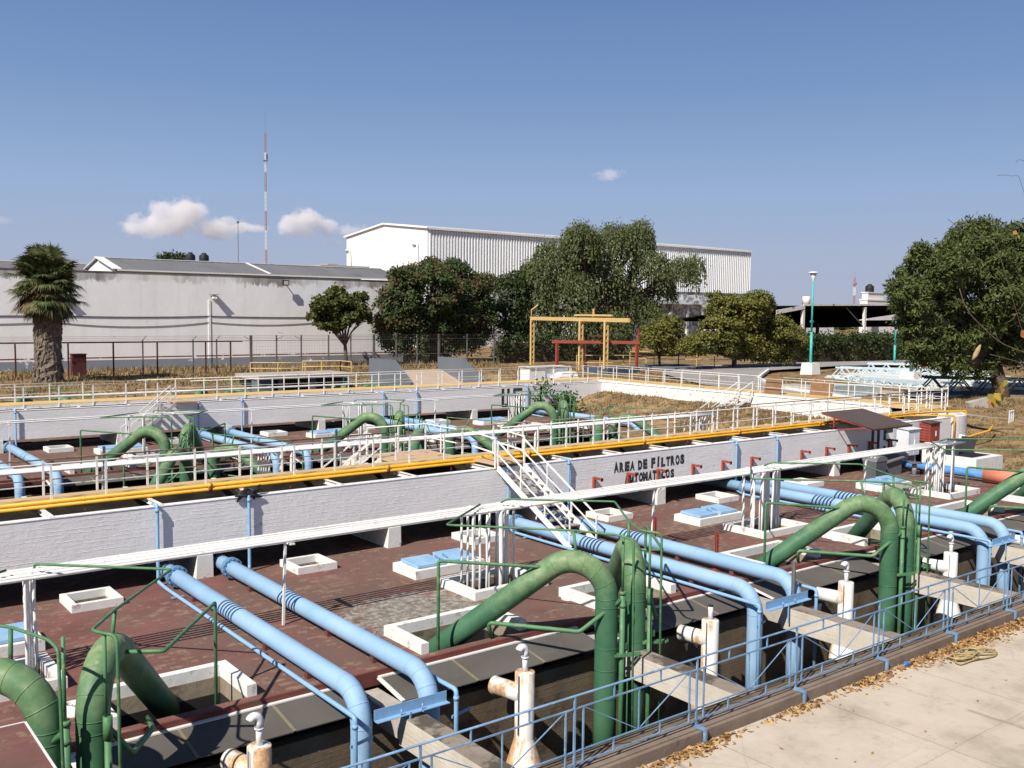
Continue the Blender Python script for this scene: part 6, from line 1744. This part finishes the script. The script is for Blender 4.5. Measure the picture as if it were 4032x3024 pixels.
def house(lab, x0, x1, y0, y1, z1, mat, parapet=True, door=None):
    t = thing('house', lab, 'house', ((x0+x1)/2, y0, 1), 'white houses beyond the road')
    m = MB(); m.box(x0,x1,y0,y1,0.5,z1); obj('wall', m, mat, t)
    m = MB(); m.box(x0-.15,x1+.15,y0-.15,y1+.15,z1,z1+.3); obj('roof', m, M['house_white'], t)
    if door:
        m = MB(); m.box(door[0],door[1],y0-.05,y0,1.0,door[2]); obj('gate', m, M['house_grey'], t)
    return t
house('white house wall with grey gate seen under the shed roof', 138, 158, 112, 120, 6.7, M['house_white'], True, (143,153,5.2))
house('white house behind the mango tree with a black tank on its roof', 207, 230, 130, 132, 11.4, M['house_white'], True, (209,212,6))
house('plain white wall left of the rusty column, behind the hedge', 163, 176, 118, 119.5, 7.3, M['house_white'])
m = MB(); m.box(207.5,214,130.2,131.8,11.7,13.2); m.box(207.3,214.2,130,132,13.2,13.4); solo('roof_room', m, M['house_white'], 'white rooftop room under the black water tank at the right', 'roof room', None, (211,134,11.7))
p_ = at_y(1886, 645, 130); roof_tank('black water tank on the white house left of the mango tree', p_.x, 131.0, 13.4, 1.9, 1.0)
p_ = at_y(1742, 642, 140); m = MB(); m.lathe((p_.x,140,10.2),[(0,0),(.95,0),(.95,1.9),(.85,2.0),(0,2.05)],14); solo('water_tank', m, M['house_white'], 'white water tank behind the aqua street lamp', 'water tank', None, (p_.x,140,10))
# distant skyline trees so that the plain does not end in a bare line
def far_wood(rs, k):
    a = rs.uniform(0.15, 1.15, k); r = rs.uniform(420, 900, k)
    return np.stack([r*np.sin(a), r*np.cos(a), 1+rs.gamma(2.0,1.1,k)],1)
so = obj('distant_trees', leaf_quads(5000, far_wood, 3.0, 7.0, 31, 0.3, 0.8), M['leaf_hedge']); tag(so, 'distant belt of dark trees low on the horizon', 'trees', None, 'stuff')
bl_ = [(46.0+1.6*i, 190.0, 17.2+0.5*(i%2), 1.1, 0.8) for i in range(3)]
bl_ = [tuple(at_y(dx, dy, 160)) + (1.0, 0.8) for dx, dy in ((352,560),(368,558),(388,560))]
tree('broadleaf_tree', 'three small dark treetops showing above the long grey roof', (bl_[1][0],160,1.4), bl_, clumps(bl_, 90, 10, 0.5, 0.5, 33), 'leaf_hedge', 0.2)

# ------------------------------------------------------------------ steel trusses under the mango tree
def truss(lab, a, b, h, mat, w=0.11, n=8, wide=1.2):
    a = Vector(a); b = Vector(b); t = thing('steel_truss', lab, 'truss', a, 'steel trusses lying by the basin')
    s = (b-a).cross(Vector((0,0,1))).normalized()*wide
    for k in (0, 1):
        m = MB(); o = s*k; u = Vector((0,0,h))
        m.bar(a+o, b+o, w*1.3, w*1.8); m.bar(a.lerp(b,.06)+o+u, b.lerp(a,.06)+o+u, w*1.2, w*1.5)
        obj('chord', m, mat, t)
        m = MB()
        for i in range(n):
            f0 = .03+.94*i/n; f1 = .03+.94*(i+.5)/n; f2 = .03+.94*(i+1)/n
            m.bar(a.lerp(b,f0)+o, a.lerp(b,f1)+o+u, w*.8, w*.8); m.bar(a.lerp(b,f1)+o+u, a.lerp(b,f2)+o, w*.8, w*.8)
        obj('diagonals', m, mat, t)
    m = MB()
    for i in range(n+1): q = a.lerp(b,i/n); m.bar(q, q+s, w*.7, w*.7); m.bar(q, q+s+(b-a)/n*0.9, w*.6, w*.6)
    obj('cross_members', m, mat, t)
truss('pale blue truss lying nearest the road, its left end raised', (83.5,56.0,1.7), (86.0,42.0,1.8), 0.90, M['truss'])
truss('white truss along the near edge of the truss pile', (81.6,53.4,1.6), (77.4,39.0,1.6), 0.60, M['truss_white'])
truss('white truss lying in the middle of the pile', (87.0,55.5,1.7), (90.5,43.0,1.8), 0.75, M['truss_white'])
truss('pale blue truss at the back of the pile, farthest from the walkway', (91.4,58.0,1.7), (97.6,47.0,1.8), 0.98, M['truss'])
truss('low pale truss next to the dark green lamp post', (79.5,50.5,1.55), (76.0,41.5,1.55), 0.5, M['truss'])
truss('dark blue truss standing on V legs in the mango shade', (72.3,41.2,1.6), (79.0,32.5,1.6), 1.25, M['truss_dark'], 0.12, 5)
rnd.seed(77)
for k in range(12):
    m = MB(); a = Vector((79.5+rnd.uniform(0,14), 40+rnd.uniform(0,15), 1.62+0.5*rnd.random())); dd = Vector((rnd.uniform(-.5,.5),-1,rnd.uniform(-.03,.03)))*rnd.uniform(4,8)
    if a.y > 55: a.y -= 4
    m.bar(a, a+dd, 0.26, 0.24)
    solo('steel_beam', m, M['truss_white'] if k%2 else M['truss'], 'loose pale steel beam in the pile of trusses under the mango tree', 'beam', 'loose steel beams in the truss pile', a)
m = MB(); m.box(69,71,36.5,37.0,1.2,1.75); m.box(67,69,37.0,50,1.2,1.85); solo('basin_wall', m, M['gunite'], 'low pale concrete wall along the near side of the truss pile', 'wall', None, (70,37,1.2))
m = MB(); m.hexa([(62.5,41.5,1.5),(66,40.5,1.5),(66,41.8,1.5),(62.5,42.8,1.5),(62,41.3,2.5),(66.4,40.2,2.4),(66.4,42,2.4),(62,43,2.5)]); solo('steel_trough', m, M['truss'], 'short white steel trough on the ground left of the dark truss', 'trough', None, (64,41.5,1.5))
m = MB(); m.hexa([(62.8,31.8,1.4),(64.6,31.2,1.4),(65.4,31.6,1.4),(63.4,32.3,1.4),(62.9,31.8,1.9),(64.9,31.2,2.4),(65.5,31.6,2.3),(63.3,32.3,1.95)]); solo('broken_slab', m, M['gunite'], 'broken pale concrete slab below the mango trunk', 'slab', None, (64,31.7,1.4))
t = thing('metal_stand', 'small grey metal frame standing on the dry slope', 'frame', (59.5, 27.5, 1.2))
m = MB()
for dx in (0,.25,.5): m.box(59.3+dx,59.36+dx,27.5,27.55,1.0,2.0)
m.bar((59.3,27.52,1.9),(59.9,27.52,1.95),.05,.05); obj('bars', m, M['cabinet'], t)
t = thing('metal_railing', 'white railing with ladder at the far right corner of the walkways', 'railing', (53.3, 28.5, 2.4))
m = MB()
for z in (3.38, 2.9): m.tube([(51.0,29.2,z),(52.3,28.9,z),(53.4,28.6,z),(54.6,28.9,z),(54.6,30.5,z)],.022,6)
obj('handrail', m, M['white_metal'], t)
for q in ((51.0,29.2),(52.3,28.9),(53.4,28.6),(54.6,28.9),(54.6,30.5)): m = MB(); m.box(q[0]-.035,q[0]+.035,q[1]-.03,q[1]+.03,2.3,3.5); obj('post', m, M['white_metal'], t)
m = MB(); m.box(51.2,54.6,28.6,31.0,2.34,2.40); solo('walkway_plate', m, M['plank_ochre'], 'ochre corner plate joining the near and end walkways', 'plate', None, (53,29.8,2.3))

# ------------------------------------------------------------------ dry grass
def blades(n, fn, lo, hi, seed, width=0.05):
    rs = np.random.RandomState(seed); p = fn(rs, n); h = rs.uniform(lo, hi, (n,1))
    lean = rs.normal(size=(n,3))*0.45; lean[:,2] = 1; lean /= np.linalg.norm(lean, axis=1, keepdims=True)
    s = rs.normal(size=(n,3)); s[:,2] = 0; s /= np.linalg.norm(s, axis=1, keepdims=True)
    w = s*width*rs.uniform(.6,1.4,(n,1))
    vs = np.stack([p-w, p+w, p+lean*h+w*.2, p+lean*h-w*.2],1).reshape(-1,3)
    return vs, np.arange(4*n).reshape(n,4)
def on_fn(x0, x1, y0, y1, hf, clump=0.5, mask=None):
    def fn(rs, n):
        k = max(1, n//14); cx = rs.uniform(x0,x1,k); cy = rs.uniform(y0,y1,k)
        i = rs.randint(0,k,n); x = np.clip(cx[i]+rs.normal(size=n)*clump,x0,x1); y = np.clip(cy[i]+rs.normal(size=n)*clump,y0,y1)
        z = np.array([hf(a,b) for a, b in zip(x,y)])
        if mask is not None: z = np.where(np.array([mask(a,b) for a, b in zip(x,y)]), z, -8.0)
        return np.stack([x,y,z-0.03],1)
    return fn
def stuff(lab, geo, mat='dry_blade'):
    so = obj('dry_grass', geo, M[mat]); tag(so, lab, 'grass', None, 'stuff')
stuff('dry straw coloured grass tufts on the mound between the decks and the end wall', blades(7500, on_fn(43,52.3,31.5,55.6,mound_h,0.45,lambda a,b: mound_h(a,b) > 0.05), 0.08, 0.30, 41, 0.035))
stuff('dry grass tufts on the slope at the right, below the mango tree', blades(9000, on_fn(47.5,72,12.5,37,ground_h,0.5,lambda a,b: not (a < 54.5 and b > 25.5)), 0.08, 0.30, 42, 0.035))
stuff('dry grass on the bank beyond the far walkway', blades(9000, on_fn(5,66,72,91,ground_h,0.7,lambda a,b: not (31 < a < 40.5 and b < 77.7) and not (43.4 < a < 53.4 and b < 78)), 0.10, 0.42, 43, 0.05))
stuff('tall dry weeds along the foot of the fence and white building', blades(4500, on_fn(8,70,89,101,ground_h,0.8), 0.15, 0.6, 44, 0.05))
stuff('dry grass verge between the end walkway and the road', blades(7000, on_fn(55,72,38,70,ground_h,0.6), 0.08, 0.35, 45, 0.04))

# ------------------------------------------------------------------ bare leafless sapling close to the camera at the right
def sapling():
    DEP = 9.0
    base = at_depth(2330, 1500, DEP); base.z = -0.5
    t = thing('bare_sapling', 'thin bare sapling close to the camera, yellow leaves on twigs at the right edge', 'sapling', base)
    S = lambda x, y, d=0.0: at_depth((3300+x/3.016)/1.8228, (1050+y/3.016)/1.8228, DEP+d)
    m = MB(); top = at_depth(2330, 300, DEP)
    m.tube([base, base.lerp(top,.3)+Vector((.05,0,0)), base.lerp(top,.6), top],[.045,.04,.03,.012],8)
    tr = lambda f: base.lerp(top, f)
    tw = [([tr(.52), S(2300,1050), S(1950,920), S(1800,800), S(1690,690), S(1560,560), S(1490,430), S(1440,260)], .014),
          ([tr(.50), S(2208,1150), S(2000,1090), S(1800,1040)], .010), ([tr(.42), S(2208,1330), S(2050,1345), S(1900,1300), S(1780,1235)], .011),
          ([S(2208,1150), S(2100,1200), S(1930,1160)], .007), ([tr(.47), S(2208,1250), S(2090,1390), S(1960,1500), S(1880,1560)], .009),
          ([S(1950,920), S(1880,840), S(1870,760)], .006), ([tr(.60), S(2208,600), S(2140,530), S(2060,640), S(2000,660)], .009), ([S(2140,530), S(2200,440), S(2230,360)], .008),
          ([tr(.66), at_depth(2150,520,DEP), at_depth(2110,513,DEP), at_depth(2078,497,DEP), at_depth(2047,473,DEP)], .010),
          ([tr(.80), at_depth(2200,378,DEP), at_depth(2185,381,DEP), at_depth(2170,377,DEP), at_depth(2154,380,DEP)], .006), ([tr(.83), at_depth(2212,346,DEP), at_depth(2198,345,DEP), at_depth(2194,352,DEP)], .006)]
    for p, r in tw: m.tube(fillet(p,.08,2), r*.30, 5)
    obj('branches', m, M['twig'], t)
    lv = MB(); rs = random.Random(6)
    def leaf(c, L, W, drop=.5):
        c = Vector(c); right = Vector((EX.x,EY.x,EZ.x)); up = Vector((EX.y,EY.y,EZ.y)); fw = Vector((EX.z,EY.z,EZ.z))
        a = rs.uniform(-2.6,-.5); d = (right*math.cos(a)+up*math.sin(a)+fw*rs.uniform(-.5,.5)).normalized(); s = d.cross(fw+right*rs.uniform(-.6,.6)).normalized()
        lv.add([c, c+d*L*.3+s*W*.5, c+d*L*.7+s*W*.42+fw*.02, c+d*L, c+d*L*.7-s*W*.42-fw*.02, c+d*L*.3-s*W*.5], [(0,1,2,3,4,5)])
    for x, y in ((1780,1510),(1830,1540),(1880,1560),(1920,1530),(1800,1570),(1900,1500),(1850,1500)): leaf(S(x,y,rs.uniform(-.1,.1)), .095, .065)
    for x, y in ((1990,1370),(1960,1420),(2010,1340)): leaf(S(x,y), .10, .05)
    leaf(at_depth(2188,500,DEP), .05, .05); leaf(at_depth(2198,507,DEP), .05, .04)
    obj('foliage', lv, M['yellow_leaf'], t)
    pd = MB(); pd.tube([S(1690,930),S(1660,985),S(1630,1050),S(1595,1105)],[.008,.022,.024,.006],6); obj('seed_pod', pd, M['rope'], t)
    lv = MB(); leaf(S(2170,760), .13, .08); obj('dry_leaf', lv, M['dry_leaf'], t)
sapling()

# ------------------------------------------------------------------ clouds
def cloud(lab, items, y, dens, seed, nscale=60.0, thr=0.42):
    """items: (x, z, rx, rz) lobes in metres on the plane y"""
    mm = bpy.data.materials.new('cloud_vapour'); mm.use_nodes = True; nt = mm.node_tree; nt.nodes.clear(); g = N(nt)
    out = g.n('ShaderNodeOutputMaterial'); pv = g.n('ShaderNodeVolumePrincipled')
    pv.inputs['Color'].default_value = (0.985,0.955,0.945,1); pv.inputs['Anisotropy'].default_value = 0.0
    p = g.pos((1/nscale,1/nscale,1.25/nscale), (seed*7.3,seed*3.1,seed*1.7))
    nz = g.noise(p, 1.0, 6, 0.6)
    fld = None
    for (x, z, rx, rz) in items:
        mp = g.pos((1/rx,1/(rx*.7),1/rz), (-x/rx,-y/(rx*.7),-z/rz))
        L = g.n('ShaderNodeVectorMath', operation='LENGTH'); g.l(mp, L.inputs[0])
        f = g.math('SUBTRACT', 1.0, L.outputs['Value'])
        fld = f if fld is None else g.math('MAXIMUM', fld, f)
    v = g.math('ADD', g.math('MULTIPLY', fld, 0.75), g.math('MULTIPLY', g.math('SUBTRACT', nz, 0.5), 2.0))
    v = g.ramp(g.math('SUBTRACT', v, 0.12), [(0.0, 0.0), (0.25, 1.0)])
    g.l(g.math('MULTIPLY', v, dens), pv.inputs['Density']); g.l(pv.outputs[0], out.inputs['Volume'])
    x0 = min(i[0]-i[2]*1.15 for i in items); x1 = max(i[0]+i[2]*1.15 for i in items); z0 = min(i[1]-i[3]*1.15 for i in items); z1 = max(i[1]+i[3]*1.15 for i in items)
    d = max(i[2] for i in items)*.75
    m = MB(); m.box(x0,x1,y-d,y+d,z0,z1)
    solo('cloud', m, mm, lab, 'cloud', 'small white clouds', ((x0+x1)/2,y,z0))
def lobe(dx, dy, rx, ry, y=3000.0):
    p = at_y(dx, dy, y); s = (p-CP).dot(-Vector((EX.z,EY.z,EZ.z)))/2101.0
    return (p.x, p.z, rx*s*1.2, ry*s)
cloud('largest fluffy white cloud left of the tall mast', [lobe(395,472,64,50), lobe(335,488,64,34), lobe(450,490,66,30), lobe(295,493,44,24), lobe(530,492,46,12)], 3000.0, 0.024, 1)
cloud('fluffy white cloud just right of the tall mast', [lobe(652,481,54,32), lobe(700,489,42,22)], 3000.0, 0.024, 2)
cloud('small white wisp of cloud left of the warehouse roof', [lobe(762,498,30,18), lobe(715,525,26,9)], 3000.0, 0.015, 3)
cloud('tiny lone wisp of cloud high above the weeping tree', [lobe(1314,377,34,18)], 3000.0, 0.006, 4, 45.0)
cloud('faint cloud scrap at the far left edge of the sky', [lobe(2,474,30,11)], 3000.0, 0.006, 5, 45.0)
